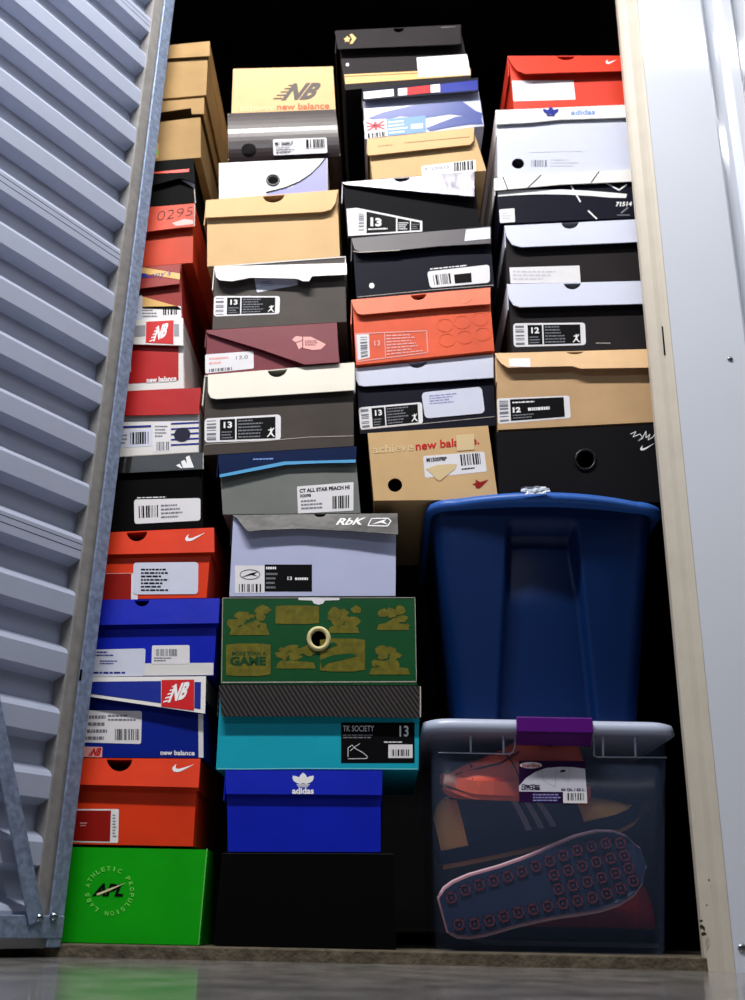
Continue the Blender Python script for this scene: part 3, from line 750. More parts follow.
flap_edge(b['hb'], [(207,848.5),(198.6,945)], mat('green_edge_highlight', (110,200,100), .5), 1.0)  # highlight along the right edge, painted as a paler green line

b = shoebox(1, 'red orange shoe box with half-moon lid notch, standing on the bright green box', [(44,758),(200,758.8),(193,846.5),(40,843)], ORANGE, ORANGE, [(44,758),(200.5,758.8),(198.5,787.5),(78,784.5),(42,783.5)], flare=.007, notch=(119.5,13,13), group=G1)
swoosh(b['hl'], [(172,764),(195,764),(195,772),(172,772)], WHITEINK)
h = sticker(b, [(60,809),(119,809),(118,843),(60,842)], WHITEINK, .03, name='size_label')
px_decal(h, 'red_panel', [(60,810.5),(111,810.5),(110,841.5),(60,840.5)], DKRED); lines(h, R(112.5,814,117,838), 8, GREYINK)
lines(H(h.obj,h.surf,2), R(80,822,88,827), 2, PINKINK)

b = shoebox(1, 'blue shoe box with slanting white edged lid and red square emblem, left column', [(60,677.5),(206,676.4),(203.8,758.5),(52,757.8)], MIDB, WHITEC, [(60,678),(206,676.4),(205,713.6),(160,707),(88.5,696.5),(58,693)], flare=.008, group=G1)
px_decal(b['hl'], 'blue_panel', [(60,682),(161,681),(161,703),(60,689.5)], MIDB); px_decal(b['hl'], 'blue_panel', [(194.5,682),(201,682),(200.5,709),(194.3,708)], MIDB)
px_decal(b['hl'], 'red_square', [(161.6,680),(194.2,679.5),(194,710.5),(161.3,706.5)], REDINK)
nb(H(b['lid'], b['SL'], 2), [(167,685.5),(190,681.5),(187,698),(165,703.5)], WHITEINK)
px_decal(b['hb'], 'white_border', [(198.2,714),(203.2,714),(203.4,757.6),(198.6,757.6)], WHITEC)
h = sticker(b, [(70,710),(142,711),(141,744),(70,742)], PAPER, .03); barcode(h, R(115,729,139,740), INK)
lines(h, R(84,714,112,742), 4, GREYINK); lines(h, R(108,714,138,722), 2, GREYINK)
h = sticker(b, [(70,746),(102.5,747),(102,757.3),(70,756.5)], PINKINK, .02, name='brand_tag'); nb(h, [(90,748.5),(101.5,747.5),(101,756),(89,756)], REDINK)
text(b['hb'], 'new balance', [(160.5,750),(194.7,750.5),(194.7,755.5),(160.5,755)], WHITEINK, bold=.03)

b = shoebox(1, 'royal blue shoe box with white band along its foot, left column', [(64,600.5),(219.7,598.4),(213.5,676),(60,677)], BLUE, BLUE, [(64,600.5),(219.7,598.4),(218.5,623),(98,625),(62,626)], flare=.005, notch=(142,7.5,7), group=G1)
px_decal(b['hb'], 'white_band', [(60,664),(213.5,662.8),(213.3,675),(60,676.3)], WHITEC)
h = sticker(b, [(76,650),(145.6,648.4),(144.5,680-4),(74,677)], PAPERB, .03, layer=3); lines(h, R(93,651,114,657), 2, BLUEINK); lines(h, R(100,660,118,665), 2, BLUEINK); lines(h, R(93,671,136,675), 1, BLUEINK)
h = sticker(b, [(152,645.5),(189.6,645),(189.6,664),(151.5,664)], PAPER, .04, layer=3); barcode(h, R(156,649,177,656), GREYINK); lines(h, R(154,657,175,662), 2, GREYINK)

b = shoebox(1, 'orange shoe box with large text sticker, on the royal blue box of the left column', [(66,534.5),(213.7,527.8),(206.4,598),(62,601.5)], ORANGE, ORANGE, [(66,534.5),(214,527.8),(214.4,552),(105,554.5),(64,555.5)], flare=.004, notch=(137,10.5,10), group=G1)
swoosh(b['hl'], [(185,534.5),(205.5,532.5),(205.5,540),(185,541.5)], WHITEINK)
px_decal(b['hb'], 'dark_red_panel', [(66,574.5),(131,573.5),(131,600.3),(64,601)], DKRED); flap_edge(b['hb'], [(66,574.3),(132,573.3)], PINKINK, .9, 'label_outline')
h = sticker(b, [(131.5,573.5),(138,573),(137.6,600),(131,600.5)], PAPER, .1, name='size_label')
h = sticker(b, [(133.4,562.5),(198.4,562),(198,594),(133.2,594.5)], PAPERB, .05, layer=3); lines(h, R(141,568,176,592,.0), 7, INK, .5)
b = shoebox(1, 'black shoe box with white peak emblem above a white price sticker, left column', [(72,460),(203,452.6),(203,527.5),(68,534)], PUREBLK, BLACKG, [(72,460),(203,452.6),(203,469),(125,473),(71,476)], flare=.003, group=G1)
mountain(b['hl'], [(176,456.5),(194,455),(194,467.5),(176,468.5)], WHITEINK)
h = sticker(b, [(134,499.5),(200.5,498),(200.5,520.5),(134.5,524)], PAPER, .04); barcode(h, [(138.5,506),(158,505),(158,517),(139,518)], INK, n=9); lines(h, [(161,504),(186,503),(186,518),(161,519.5)], 4, GREYINK)
lines(b['hb'], [(137,497),(178,495.5),(178,498),(137,499)], 1, WHITEINK)
flap_edge(b['hl'], [(203.2,453),(203.2,469)], EDGE, .8)

b = shoebox(1, 'white shoe box with blue side stripes under a plain red lid, left column', [(78,394),(200.8,388),(198.5,452.5),(74,460)], WHITEC, CRIM, [(78,394),(200.8,388),(198.8,414),(122,415.6),(77,417)], flare=.002, group=G1)
for k in range(5): px_decal(b['hb'], 'blue_stripe', [(171,423+5.3*k),(199,421.6+5.3*k),(199,423.1+5.3*k),(171,424.5+5.3*k)], BLUEINK)
decal(b['hb'], 'oval_mark', [(174,428),(190.5,427),(190.5,441),(174,442)], [ellipse(.5,.5,.5,.5,16)], mat('dark_navy_ink',(26,26,52),.5), 2)
px_decal(b['hb'], 'blue_stripe', [(100,427),(151,425),(151,427),(100,429)], BLUEINK)
h = sticker(b, [(100,431),(152.5,429),(152,446),(100,449)], PAPERB, .03); barcode(h, [(130.4,432.5),(148.4,431.5),(148.4,443.5),(130.4,444.5)], INK, n=8); lines(h, [(118,434),(128,433.5),(128,445),(118,445.5)], 3, GREYINK)
h = sticker(b, [(153.5,422),(170,421.5),(170,451),(153.5,452)], PAPER, .05); barcode(h, [(156.5,442),(169,441.5),(169,450),(156.5,450.5)], GREYINK, n=8); lines(h, R(155,425,168,438), 4, GREYINK)
flap_edge(b['hb'], [(80,459),(199,452)], EDGE, .8)

b = shoebox(1, 'crimson shoe box with red square emblem on its grey striped lid, left column', [(84,323),(183.2,318.3),(184.5,386.5),(80,391.5)], WHITEC, WHITEC, [(84,323),(183.2,318.3),(183.3,345.5),(131,344),(82,343)], flare=.003, group=G1)
px_decal(b['hl'], 'grey_stripe', [(84,329),(145.6,325),(145.3,336),(84,338)], mat('stripe_grey_ink',(150,150,158),.5)); px_decal(b['hl'], 'grey_stripe', [(174,324),(179,324),(179,336),(174,336)], mat('stripe_grey_ink',(150,150,158),.5))
px_decal(b['hl'], 'red_square', [(146.2,321.7),(173.6,320.2),(173.4,344),(145.7,342.6)], REDINK)
nb(H(b['lid'], b['SL'], 2), [(152,327.5),(168.5,322.5),(167,336),(151,342.5)], WHITEINK)
px_decal(b['hb'], 'crimson_panel', [(84,344),(178.5,345),(178.5,380.3),(82,386.5)], CRIM)
text(H(b['body'], b['SB'], 2), 'new balance', [(146.7,377.5),(176.4,375.5),(176.4,381),(146.7,383)], WHITEINK, bold=.03)
h = sticker(b, [(112,354),(131,353),(131,372),(112,373)], PAPER, .05, layer=3)
flap_edge(H(b['body'],b['SB'],2), [(183.2,346),(184.3,386)], EDGE, .8)

b = shoebox(1, 'brick red shoe box with yellow diagonal band and blue script, left column', [(92,271),(182,264),(182.6,318.5),(90,323)], BRICK, BRICK, [(92,271),(180.5,264),(179.5,283.7),(139,288.5),(92,292)], flare=.006, group=G1)
px_decal(b['hl'], 'yellow_band', [(92,259+6),(140.6,267),(180,273.5),(179.8,279.5),(140,272.8),(92,268.5)], YEL)
text(H(b['lid'], b['SL'], 2), "any's", [(150,272.8),(171.5,269.2),(171.5,277),(150,279)], BLUEINK, bold=.0, shear=.3); px_decal(H(b['lid'], b['SL'], 2), 'blue_streak', [(120,271),(146,273.5),(150,277.5),(120,277)], BLUEINK)
px_decal(b['hb'], 'yellow_band', [(120,290),(178,306.5),(182,310),(120,308)], YEL)
h = sticker(b, [(138,306.8),(181,306),(181.5,318.8),(138,320.5)], PAPER, .03, layer=2); barcode(h, R(163,307.8,177,315,-.03), INK, n=7); lines(h, R(142,309,158,318), 3, GREYINK)
h = sticker(b, [(120,296),(142.3,295),(142.3,320),(120,321)], PAPERB, .04, layer=4); lines(h, R(134,300,138.5,315), 3, INK)

b = shoebox(1, 'battered orange shoe box with 0295 scrawled on its lid, left column', [(96,212),(195,203.6),(192.6,264),(94,271)], ORANGE_OLD, ORANGE_OLD, [(96,212),(195,203.6),(194.2,226.5),(180,227.5),(144,232),(95,235)], flare=.008, group=G1)
text(b['hl'], '0295', [(157.5,211.5),(193,206.5),(193,215),(157.5,221)], mat('marker_ink',(70,26,22),.6), bold=-.02, shear=.15, name='marker_scrawl')
px_decal(b['hl'], 'torn_patch', [(172,223),(184,219),(193,220),(193.5,224),(176,226)], PINKINK); flap_edge(b['hl'], [(194.8,204),(194.4,226)], EDGE, .9)

b = shoebox(1, 'black shoe box with a thin red strip under the brown kraft boxes', [(98,166),(193.5,158.5),(195.5,203.5),(96,212)], PUREBLK, PUREBLK, [(98,166),(193.5,158.5),(195,183),(180,178),(150,186),(97,190)], flare=.006, group=G1)
px_decal(b['hl'], 'red_strip', [(150,172.3),(189,168.7),(189,171.8),(176,172.8),(150,173.8)], REDC); px_decal(b['hb'], 'white_glint', [(181,180),(193.5,182.5),(194.3,188),(188,184)], PAPERB)  # the pale patch is a glint painted on the black card
flap_edge(b['hb'], [(194,184),(195.4,203)], EDGE, 1.0)
b = shoebox(1, 'lower brown kraft shoe box with its lid ajar, left column', [(96,107),(204.5,97.5),(201,155.5),(98,163.5)], KRAFT2, KRAFT2, [(96,107),(204.3,97.7),(204,113.8),(191.7,114),(191,108),(163,112),(96,116)], flare=.001, bodytop=((97,130),(200.5,117)), group=G1, sideflap=.28)
h = sticker(b, [(148,144),(158.7,143),(158.5,158),(148,159)], YEL, .05); px_decal(h, 'green_patch', [(149,150),(158,149),(158,154),(149,155)], LIME); 
b = shoebox(1, 'topmost brown kraft shoe box of the left column', [(92,53),(209.8,41.5),(206,95.5),(96,105)], KRAFT2, KRAFT2, [(92,53),(209.8,41.5),(209.8,55.8),(170,58.2),(92,63)], flare=.003, group=G1, Y=.03)

# ================================================================== SECOND COLUMN
b = shoebox(2, 'plain black shoe box on the floor beneath the royal blue one, second column', [(222,852.5),(393.5,853),(396,954.4),(213,949)], PUREBLK, group=G2)
flap_edge(b['hb'], [(222,853.4),(393,853.9)], mat('worn_black_edge',(50,50,54),.6), .6)
b = shoebox(2, 'royal blue shoe box with white leaf emblem on its lid, second column', [(225.3,770.3),(382.4,770.5),(380.6,853),(227.8,852.5)], BLUE, BLUE, [(225.3,770.3),(382.4,770.5),(382,795),(226,794)], flare=.003, group=G2)
trefoil(b['hl'], R(292,772.5,314.2,787.5), WHITEINK); text(b['hl'], 'adidas', R(292,787.6,313.8,794), WHITEINK, bold=.04)
b = shoebox(2, 'turquoise shoe box with woven black lid and black size label', [(219,685),(421,686),(418.6,769.8),(216,769.8)], TEAL, CARB, [(219,685),(421,686),(420.7,718),(330,716.5),(221.6,716.3)], flare=.008, group=G2)
flap_edge(b['hl'], [(420.4,686.5),(420.4,717)], EDGE, 1.2); flap_edge(b['hb'], [(217,768.8),(245,769),(300,768.4),(418,769)], mat('pale_teal_edge',(120,210,220),.5), 1.0)
q = R(341,722.5,414.6,763); h = sticker(b, q, INK, .01, name='size_label'); 
text(h, 'TK SOCIETY', R(343,725.6,374,731.4), WHITEINK, bold=.0); text(h, '13', R(399.5,725.6,408.6,736.6), WHITEINK, bold=.02, name='size_number')
lines(h, R(343,734,377,739), 2, GREYINK); lines(h, R(384,741,412,743.5), 1, WHITEINK); px_decal(h, 'white_patch', R(388.3,744.5,412.6,758), PAPER)
barcode(H(h.obj,h.surf,2), R(392,749.5,409,756), INK, n=9)
flap_edge(h, [(348,757),(348,748),(352,745),(356,749),(362,752),(367,756),(367,758.5),(348,758.8)], WHITEINK, .6, 'line_drawing'); flap_edge(h, [(350,751),(356,746),(360,743.5)], WHITEINK, .5, 'line_drawing')
b = shoebox(2, 'dark green shoe box with gold screen pictures and a round cream grommet', [(222,597),(415.5,596.5),(417,683.5),(220.5,684)], FOREST, holes=[(318.7,638.8,8.8,9.2,20)], group=G2)
ring(b, (318.7,638.8,9.8,10.2), mat('cream_grommet',(216,206,150),.4), 2.3)
flap_edge(b['hb'], [(221.5,682.4),(416.6,681.6)], EDGE, 1.1); flap_edge(b['hb'], [(222.5,598),(415,597.6)], EDGE, .6); flap_edge(b['hb'], [(222.8,598),(221.6,682)], EDGE, .6); flap_edge(b['hb'], [(415,598),(416.4,682)], EDGE, .6)
px_decal(b['hb'], 'white_tab', [(298.6,597.4),(339.5,597.2),(339.5,600),(325,600.5),(323,603.5),(318.5,604.8),(314,603.5),(312,600.5),(298.6,600)], PAPER)
rnd = random.Random(8)
cells = [(227,603,272,635,0),(275.5,605.5,319,624,1),(326,603,361,633,2),(375,602,411,630,3),(226,643.5,270.5,676,4),(273.5,639,318,668.5,5),(320,638.5,365,671.5,6),(367,643,412.5,674.5,7)]
for (x0,y0,x1,y1,kk) in cells:
    S_ = b['hb']
    if kk in (1,4,6):
        decal(S_, 'gold_picture', R(x0,y0,x1,y1), [[(0,.04),(.25,0),(.75,0),(1,.04),(1,.95),(.75,1),(.25,1),(0,.97)]], GOLDI, 1)
        if kk == 6: px_decal(H(S_.obj,S_.surf,2), 'green_wave', [(320,660),(333,655),(352,653),(357,656),(342,660),(328,663),(322,668)], FOREST); px_decal(H(S_.obj,S_.surf,2), 'green_wave', [(324,646),(334,642),(338,645),(328,649)], FOREST)
    else:
        P = []
        for _ in range(13):
            cx, cy = rnd.uniform(.15,.85), rnd.uniform(.2,.9); rx, ry = rnd.uniform(.07,.2), rnd.uniform(.08,.2)
            P.append([(max(0,min(1,cx+rx*rnd.uniform(.6,1.2)*math.cos(a*.7))), max(0,min(1,cy+ry*rnd.uniform(.6,1.2)*math.sin(a*.7)))) for a in range(9)])
        P.append([(.1,.8),(.4,.72),(.9,.8),(.95,1),(.05,1)])
        vs_, fs = [], []
        for jj, p in enumerate(P):
            k = len(vs_)
            for (u, v) in p: vs_.append(b['SB'].P(*qmap(R(x0,y0,x1,y1), u, v), 1+.1+.05*jj))
            fs.append(list(range(k, k+len(p))))
        link('gold_picture', vs_, fs, GOLDI, b['body'])
hg = H(b['body'], b['SB'], 2); text(hg, 'GAME', R(230,656.5,266,665.5), DKGRN, bold=.05); text(hg, 'MORE THAN A', R(232,651.5,266,655.5), DKGRN, bold=.02)
b = shoebox(2, 'lavender shoe box with glossy dark lid and white lettering, on the dark green box', [(232,515),(397.5,513.3),(395.5,597),(229.2,597.5)], LAV, BLACKG, [(232,515),(397.5,513.3),(398,534.5),(350,531),(300,528.5),(262,530),(248,531.5),(243,526),(237,518)], flare=.012, notch=(320,6,3), group=G2)
text(b['hl'], 'RbK', [(337,518.2),(366,517.6),(364,524.8),(335.5,525)], WHITEINK, bold=.03, shear=.3)
flap_edge(b['hl'], [(368,525.5),(371.5,518.5),(388,518.2),(391,521),(387.5,526),(368,525.5)], WHITEINK, 1.0, 'vector_mark'); px_decal(b['hl'], 'vector_mark', [(371,524.5),(380,521),(387,518.8),(384,521.5),(388,524.6),(381,522.6)], WHITEINK)
q = R(235,565.5,264.6,593); h = sticker(b, q, PAPER, .02, name='size_label'); barcode(h, R(239,584,261,592), INK, n=9); flap_edge(h, ellipse(250,574.5,10,4.8,20)+[(260,574.5)], INK, .6, 'oval_mark'); px_decal(h, 'vector_mark', [(241,577.5),(250,573.5),(258,571.5),(254,574.5),(258,576.5),(251,575)], INK)
q = R(264.6,564.5,312,591.5); h = sticker(b, q, INK, .01, name='black_label'); lines(h, R(266,566,284,570), 1, WHITEINK, .6); lines(h, R(266,572,278,590), 4, GREYINK); text(h, '13', R(287.5,576.5,292,580), WHITEINK, bold=.03, name='size_number'); lines(h, R(295,577,311,580), 1, WHITEINK, .8)

b = shoebox(2, 'grey green shoe box with dark blue lid edged bright blue, second column', [(218,455),(356.5,446.5),(360.5,513),(222.4,520)], GRGR, card('dark_petrol_card',(4,26,66),.5,spec=.05), [(218,455),(356.5,446.5),(355.8,463),(320,463.5),(286,465),(219.6,478)], flare=.007, group=G2)
px_decal(b['hl'], 'bright_blue_edge', [(219.6,474.5),(284,461.5),(330,460.3),(355.7,459.5),(355.6,462.6),(320,463.2),(286,464.7),(219.7,477.5)], SKYB); lines(b['hl'], R(253,458,280,461,-.03), 1, PALEB)
q = [(297,486.5),(353.5,482),(353.5,510.5),(298,513.5)]; h = sticker(b, q, PAPER, .015); text(h, 'CT ALL STAR PEACH HI', subq(q,.04,.1,.93,.24), INK, bold=.04); text(h, 'X0098', subq(q,.04,.3,.24,.42), INK, bold=.03)
barcode(h, subq(q,.62,.45,.92,.9), INK, n=9); lines(h, subq(q,.06,.5,.5,.9), 3, GREYINK)
b = shoebox(2, 'charcoal shoe box with wide ivory notched lid, middle of the second column', [(204.5,376),(354.5,362.5),(354,437),(204,446)], card('warm_charcoal_card', (70, 63, 59), 0.5, 0.14, spec=.15), IVORY, [(207.8,374.8),(354.6,362.7),(354.6,390),(216,399),(210.5,397.5),(208,392)], flare=.008, notch=(277.4,9.8,8), group=G2)
size_label(b, [(204.6,418.5),(280.8,414.3),(280.8,440),(204.6,442.5)], '13'); flap_edge(b['hb'], [(205,444.3),(260,441.2),(310,437),(353.6,435.8)], EDGE, .7)
b = shoebox(2, 'maroon shoe box crossed by a black diagonal lid edge with pale winged emblem', [(206,330.5),(336.8,322.8),(340,363),(205.5,376)], MAROON, MAROON, [(206,330.5),(336.8,322.8),(339,362),(305,364.5),(260,349),(208.8,333.5)], flare=.006, group=G2)
q = [(292,336),(326,336),(326,350),(292,350)]
decal(b['hl'], 'winged_emblem', q, [[(0,.25),(.12,0),(.3,.05),(.3,.3),(.1,.45)], [(.12,.5),(.3,.35),(.3,.8),(.2,.95)], [(.33,.05),(.55,.05),(.85,.4),(1,.6),(.85,.95),(.6,1),(.33,.85)]], PINKINK, 1)
lines(H(b['lid'],b['SL'],2), R(305,340,318,346), 3, MAROON)
h = sticker(b, [(205.2,354.5),(253.5,351),(253.8,368.5),(205.2,373.5)], PAPER, .03); barcode(h, [(209,369),(232,367),(232,370),(209,372)], GREYINK, n=8); lines(h, [(209,357),(230,355.5),(230,364),(209,366)], 2, PINKINK); text(h, '13.0', [(236,356),(248,355),(248,358.5),(236,359.5)], GREYINK, bold=.0, name='size_number')
b = shoebox(2, 'warm grey shoe box with a torn white lid strip and loose paper tag', [(214,266.5),(346,256.5),(346.8,309.5),(213.5,317)], GREYC, WHITEC, [(214.8,266.6),(346.6,263),(346.8,274.5),(312,276),(309,281),(303,281),(297,278.5),(250,277.5),(232,281),(220,280),(216,277)], flare=.012, group=G2)
h = sticker(b, [(254,277),(296,275.5),(298,285),(257,292.5)], PAPERB, .03, name='paper_tag'); lines(h, R(261,281,275,287,-.08), 3, mat('faint_blue_ink',(150,150,200),.5))
size_label(b, [(214,296),(280,296),(279.5,314),(213.6,316.5)], '13')
b = shoebox(2, 'plain kraft shoe box with a round-cornered notched lid flap, second column', [(206,200.5),(338.5,190),(340.2,250),(208,258.5)], KRAFT, KRAFT, [(206,200.3),(338,190),(335.5,203),(331,209.5),(322,211.8),(205.6,217.6)], flare=.006, notch=(273.8,11,7.5), group=G2)
b = shoebox(2, 'white shoe box with a sweeping grey curve and black grommet hole', [(219,161.8),(327.5,156.5),(327.5,191),(219,200)], WHITEC, holes=[(273,180,5.2,4.2,20)], group=G2)
px_decal(b['hb'], 'lilac_field', [(327,158),(323,160),(316,170),(306,179),(292,187),(270,193),(258,197.5),(327,190.5)], LILAC)
flap_edge(H(b['body'],b['SB'],2), [(326,157.5),(320,165),(311,174),(299,182),(284,188),(266,192.5)], INK, 1.3, 'curve_line'); ring(b, (273,180,6.2,5.2), mat('grey_grommet',(110,110,114),.4), 1.0)
b = shoebox(2, 'glossy dark brown shoe box with a rolled front, hole and white label', [(227.5,113.5),(335.5,109.5),(340.6,156.3),(228.5,161.5)], BROWNG, bulge=.010, group=G2)
decal(b['hb'], 'finger_hole', [(241.5,143.5),(256,143.2),(256,154),(241.5,154.5)], [ellipse(.5,.5,.5,.5,20)], INK, 5)
h = sticker(b, [(272.8,139.5),(326.5,137.5),(327.5,153),(273.5,155.5)], PAPER, .03, layer=9); barcode(h, [(306,139.5),(324,138.8),(324.5,147),(306.3,147.6)], INK, n=8); text(h, 'M1 2686LF', [(275,142),(293,141.2),(293,144.6),(275,145.4)], INK, bold=.02); lines(h, [(276,147),(300,146),(300,153),(276,154)], 3, GREYINK)
flap_edge(b['hb'], [(228,114.5),(228.8,160)], EDGE, .8); flap_edge(b['hb'], [(335.2,110.5),(339.8,155)], EDGE, .6)
b = shoebox(2, 'kraft shoe box with grey monogram and faint slogan, topmost of the second column', [(233.2,68.8),(333,66.4),(335.5,109.3),(231.5,113.3)], KRAFT, group=G2, bulge=.001)
nb(b['hb'], [(279,83.5),(322,82.5),(316,99),(276.5,100.5)], mat('dark_grey_ink',(66,56,50),.5)); text(b['hb'], 'new balance', [(277,103.8),(329.2,102.2),(329.4,108.6),(277,110)], ORGINK, bold=.02); text(b['hb'], 'achieve', [(240,105.5),(274.5,104.2),(274.5,110),(240,111.5)], mat('pale_slogan_ink',(226,198,150),.5), bold=.01)

# ================================================================== THIRD COLUMN (stands on the blue tub)
xa, xb = U(374,500,.035).x, U(498,490,.035).x
b = shoebox(3, 'kraft shoe box with red slogan lettering and torn white label, on the blue tub', [(367.7,431.5),(488,424),(497.8,490),(373.9,502)], KRAFT, group=G3, base=((xa, ZT-.003),(xb, ZT+.002)), holes=[(395,485,7.2,6.8,20)])
text(b['hb'], 'achieve', [(372.8,445.5),(413,442.5),(413.4,450.5),(373,453.5)], mat('pale_slogan_ink',(226,198,150),.5), bold=.02)
text(b['hb'], 'new balance.', [(415.4,442),(479,436),(479.3,444),(415.8,450.5)], REDINK, bold=.02)
h = sticker(b, [(456,435),(474,433.5),(474.5,449.5),(457,451)], mat('tan_patch_paper',(222,196,150),.6), .04, name='tan_patch', layer=3)
q = [(423,456),(484.3,451.5),(487,471.5),(425,478)]; h = sticker(b, q, PAPER, .03); text(h, 'M1500FBP', subq(q,.05,.1,.38,.3), INK, bold=.04); barcode(h, subq(q,.6,.06,.92,.6), INK, n=10); lines(h, subq(q,.6,.7,.92,.85), 1, INK)
px_decal(h, 'torn_patch', [(426,469),(437,465),(449,464),(457,464),(455,469),(447,475),(440,481),(436,479),(432,474)], mat('tan_patch_paper',(222,196,150),.6), 2)
px_decal(b['hb'], 'maroon_splotch', [(472,484.5),(476,482.5),(475.5,479.5),(480,482),(488.5,479.5),(484,484),(480,488),(476,488),(475,485)], DKRED)
b = shoebox(3, 'navy shoe box with white lid, size label and large white sticker, third column', [(355,368.5),(493.3,354),(495.8,417.5),(360,431)], NAVY, COOLW, [(355,368.5),(493.3,354),(493.3,377.5),(364,386.3),(358.5,385),(356,379)], flare=.004, notch=(418,9,6), group=G3, Y=.045)
size_label(b, [(358.6,407.5),(422,402),(423,423.5),(360.5,430)], '13')
h = sticker(b, [(421.3,392.5),(481.7,386.5),(485,413),(425,418.5)], PAPERB, .07, layer=4); lines(h, [(429,395),(465,391.5),(466,402),(430,405)], 4, mat('faint_blue_ink',(150,150,200),.5))
flap_edge(b['hb'], [(361,429.8),(495,416.5)], EDGE, .6)
b = shoebox(3, 'faded orange shoe box with pale lid and outlined size label, third column', [(351.3,300),(490.3,287.8),(494.3,348.5),(356,366)], SALMON2, SALMON, [(351.3,300),(490.3,287.8),(490.3,303.8),(440,307.5),(362,314.5),(357,313),(353.5,307)], flare=.006, notch=(418.7,8,6), group=G3)
flap_edge(b['hb'], [(355.4,333.8),(426.6,330.8),(427.8,352.5),(357.5,361.5),(355.4,333.8)], PINKINK, 1.0, 'label_outline'); h = sticker(b, [(356.2,334.5),(369,334),(369.8,357.5),(358,360)], PAPER, .05, name='size_label'); barcode(h, [(360,337),(367,336.8),(367.8,356),(361,357.5)], GREYINK, horiz=True, n=9)
text(b['hb'], '13', [(374,340.5),(380,340),(380.4,345.6),(374.4,346)], PINKINK, bold=.03, name='size_number'); lines(b['hb'], [(386,334.5),(424,333),(425,352),(387,356)], 7, PINKINK); flap_edge(b['hb'], [(384.5,333),(385.5,357.5)], PINKINK, .7, 'label_outline')
for (cx,cy) in ((445,325),(462,322),(480,319),(447,340),(465,337),(483,334)): flap_edge(b['hb'], ellipse(cx,cy,8,6.5,20)+[(cx+8,cy)], mat('faint_orange_ink',(232,104,62),.5), .6, 'faint_ring')
swoosh(b['hl'], [(462,299),(475,297),(475,301.5),(462,303.5)], mat('faint_pink_ink',(240,140,104),.5))
b = shoebox(3, 'black shoe box with white label at lower right, on the faded orange box', [(351.3,238.5),(490.7,226.6),(494.3,286.5),(356.6,298.5)], NAVY, card('glossy_grey_card', (66, 62, 68), 0.42, spec=.3), [(351.3,238.5),(490.7,226.6),(490.7,243.3),(440,246),(400,250),(360,252),(354.5,249)], flare=.010, group=G3)
px_decal(b['hl'], 'white_patch', [(466,229.5),(490.2,227.2),(490.2,238.5),(464.5,241)], PAPERB)
q = [(427,271.5),(489.5,264.5),(490,282.5),(430,288)]; h = sticker(b, q, PAPER, .05); barcode(h, subq(q,.08,.25,.36,.85), INK, n=10); px_decal(h, 'black_panel', subq(q,.42,.35,.7,.88), INK); decal(b['hb'], 'white_dot', R(369,282.8,374.5,288.5), [ellipse(.5,.5,.5,.5,14)], WHITEINK, 2); lines(b['hb'], [(430,268),(470,264),(470,266.5),(430,270.5)], 1, WHITEINK)
flap_edge(b['hb'], [(357.5,297),(430,290),(493.5,285)], EDGE, .6); flap_edge(b['hl'], [(353,251),(360,252.3),(400,250)], EDGE, .8)
b = shoebox(3, 'black shoe box with tapered size 13 label and a slanting silver lid flap', [(342,182.5),(474.6,172),(480.3,228),(347.5,238)], BLACKC, SILVER, [(342,182.5),(474.2,172),(474.5,196.5),(440,193.5),(380,188),(346,184.6)], flare=.010, notch=(402,8,4), group=G3)
q = [(346.4,208.8),(356.6,207.8),(422.3,221),(422.3,231.5),(348.2,236)]; o_ = px_decal(b['hb'], 'size_label', q, PAPER, 0); o_.parent = b['root']
h = H(o_, b['SB'], 1); px_decal(h, 'black_panel', [(366.5,211.5),(396,217.5),(396,231.5),(366.5,233.2)], INK); px_decal(h, 'black_panel', [(397.5,218),(410,220.5),(410,230.6),(397.5,231.3)], INK); px_decal(h, 'black_panel', [(411,220.8),(420,222.4),(420,230),(411,230.5)], INK)
h2 = H(o_, b['SB'], 2); text(h2, '13', [(370.5,217.3),(381.5,218.4),(381.5,226.5),(370.5,226.3)], WHITEINK, bold=.05, name='size_number'); barcode(h, [(358.5,213),(364,214),(364,230.5),(358.5,231)], GREYINK, horiz=True, n=10)
lines(h2, R(368,228,394,231,-.04), 1, WHITEINK); lines(h2, R(398.5,222,409,230), 4, WHITEINK); lines(h2, R(412,223.5,419,229.5), 3, GREYINK)
b = shoebox(3, 'kraft shoe box with thin print line and barcode label, under the patterned blue box', [(367,139.3),(474.2,127.6),(486.4,176),(372.5,182.5)], KRAFT, KRAFT, [(367,139.3),(474.2,127.6),(473.5,141),(470,144.5),(368.2,155.5)], flare=.006, group=G3)
lines(b['hl'], [(378,145.4),(404,142.6),(404,144.4),(378,147.2)], 1, mat('tan_print',(160,126,84),.5)); flap_edge(b['hl'], [(404,142.8),(470,136.6)], mat('tan_print',(160,126,84),.5), .5, 'print_line')
q = [(421.3,166),(475.6,159.5),(476,171.5),(422,177)]; h = sticker(b, q, PAPER, .03); text(h, '91500613', subq(q,.06,.2,.5,.5), GREYINK, bold=.0); barcode(h, subq(q,.6,.05,.95,.8), INK, n=9)
b = shoebox(3, 'glossy blue and white patterned shoe box with red and white blocks on its lid', [(362,89),(478,78),(484,127),(365,139.5)], card('glossy_lilac_white_card',(190,196,226),.25), NAVY, [(362,89),(478,78),(478.5,91.5),(363,100.5)], flare=.012, group=G3)
for q, m_ in (([(363.5,92),(393.5,89),(393.8,96),(364,99)], PAPER), ([(398,88.6),(407,87.8),(407.2,95),(398.2,95.6)], PAPER), ([(407.5,87.6),(430,85),(430.3,92.5),(407.8,95)], REDINK), ([(430.5,85),(440,84),(440.2,92),(430.8,92.6)], PAPER), ([(440.5,84),(477.5,80),(477.8,90),(440.7,93)], MIDB)): px_decal(b['hl'], 'colour_block', q, m_)
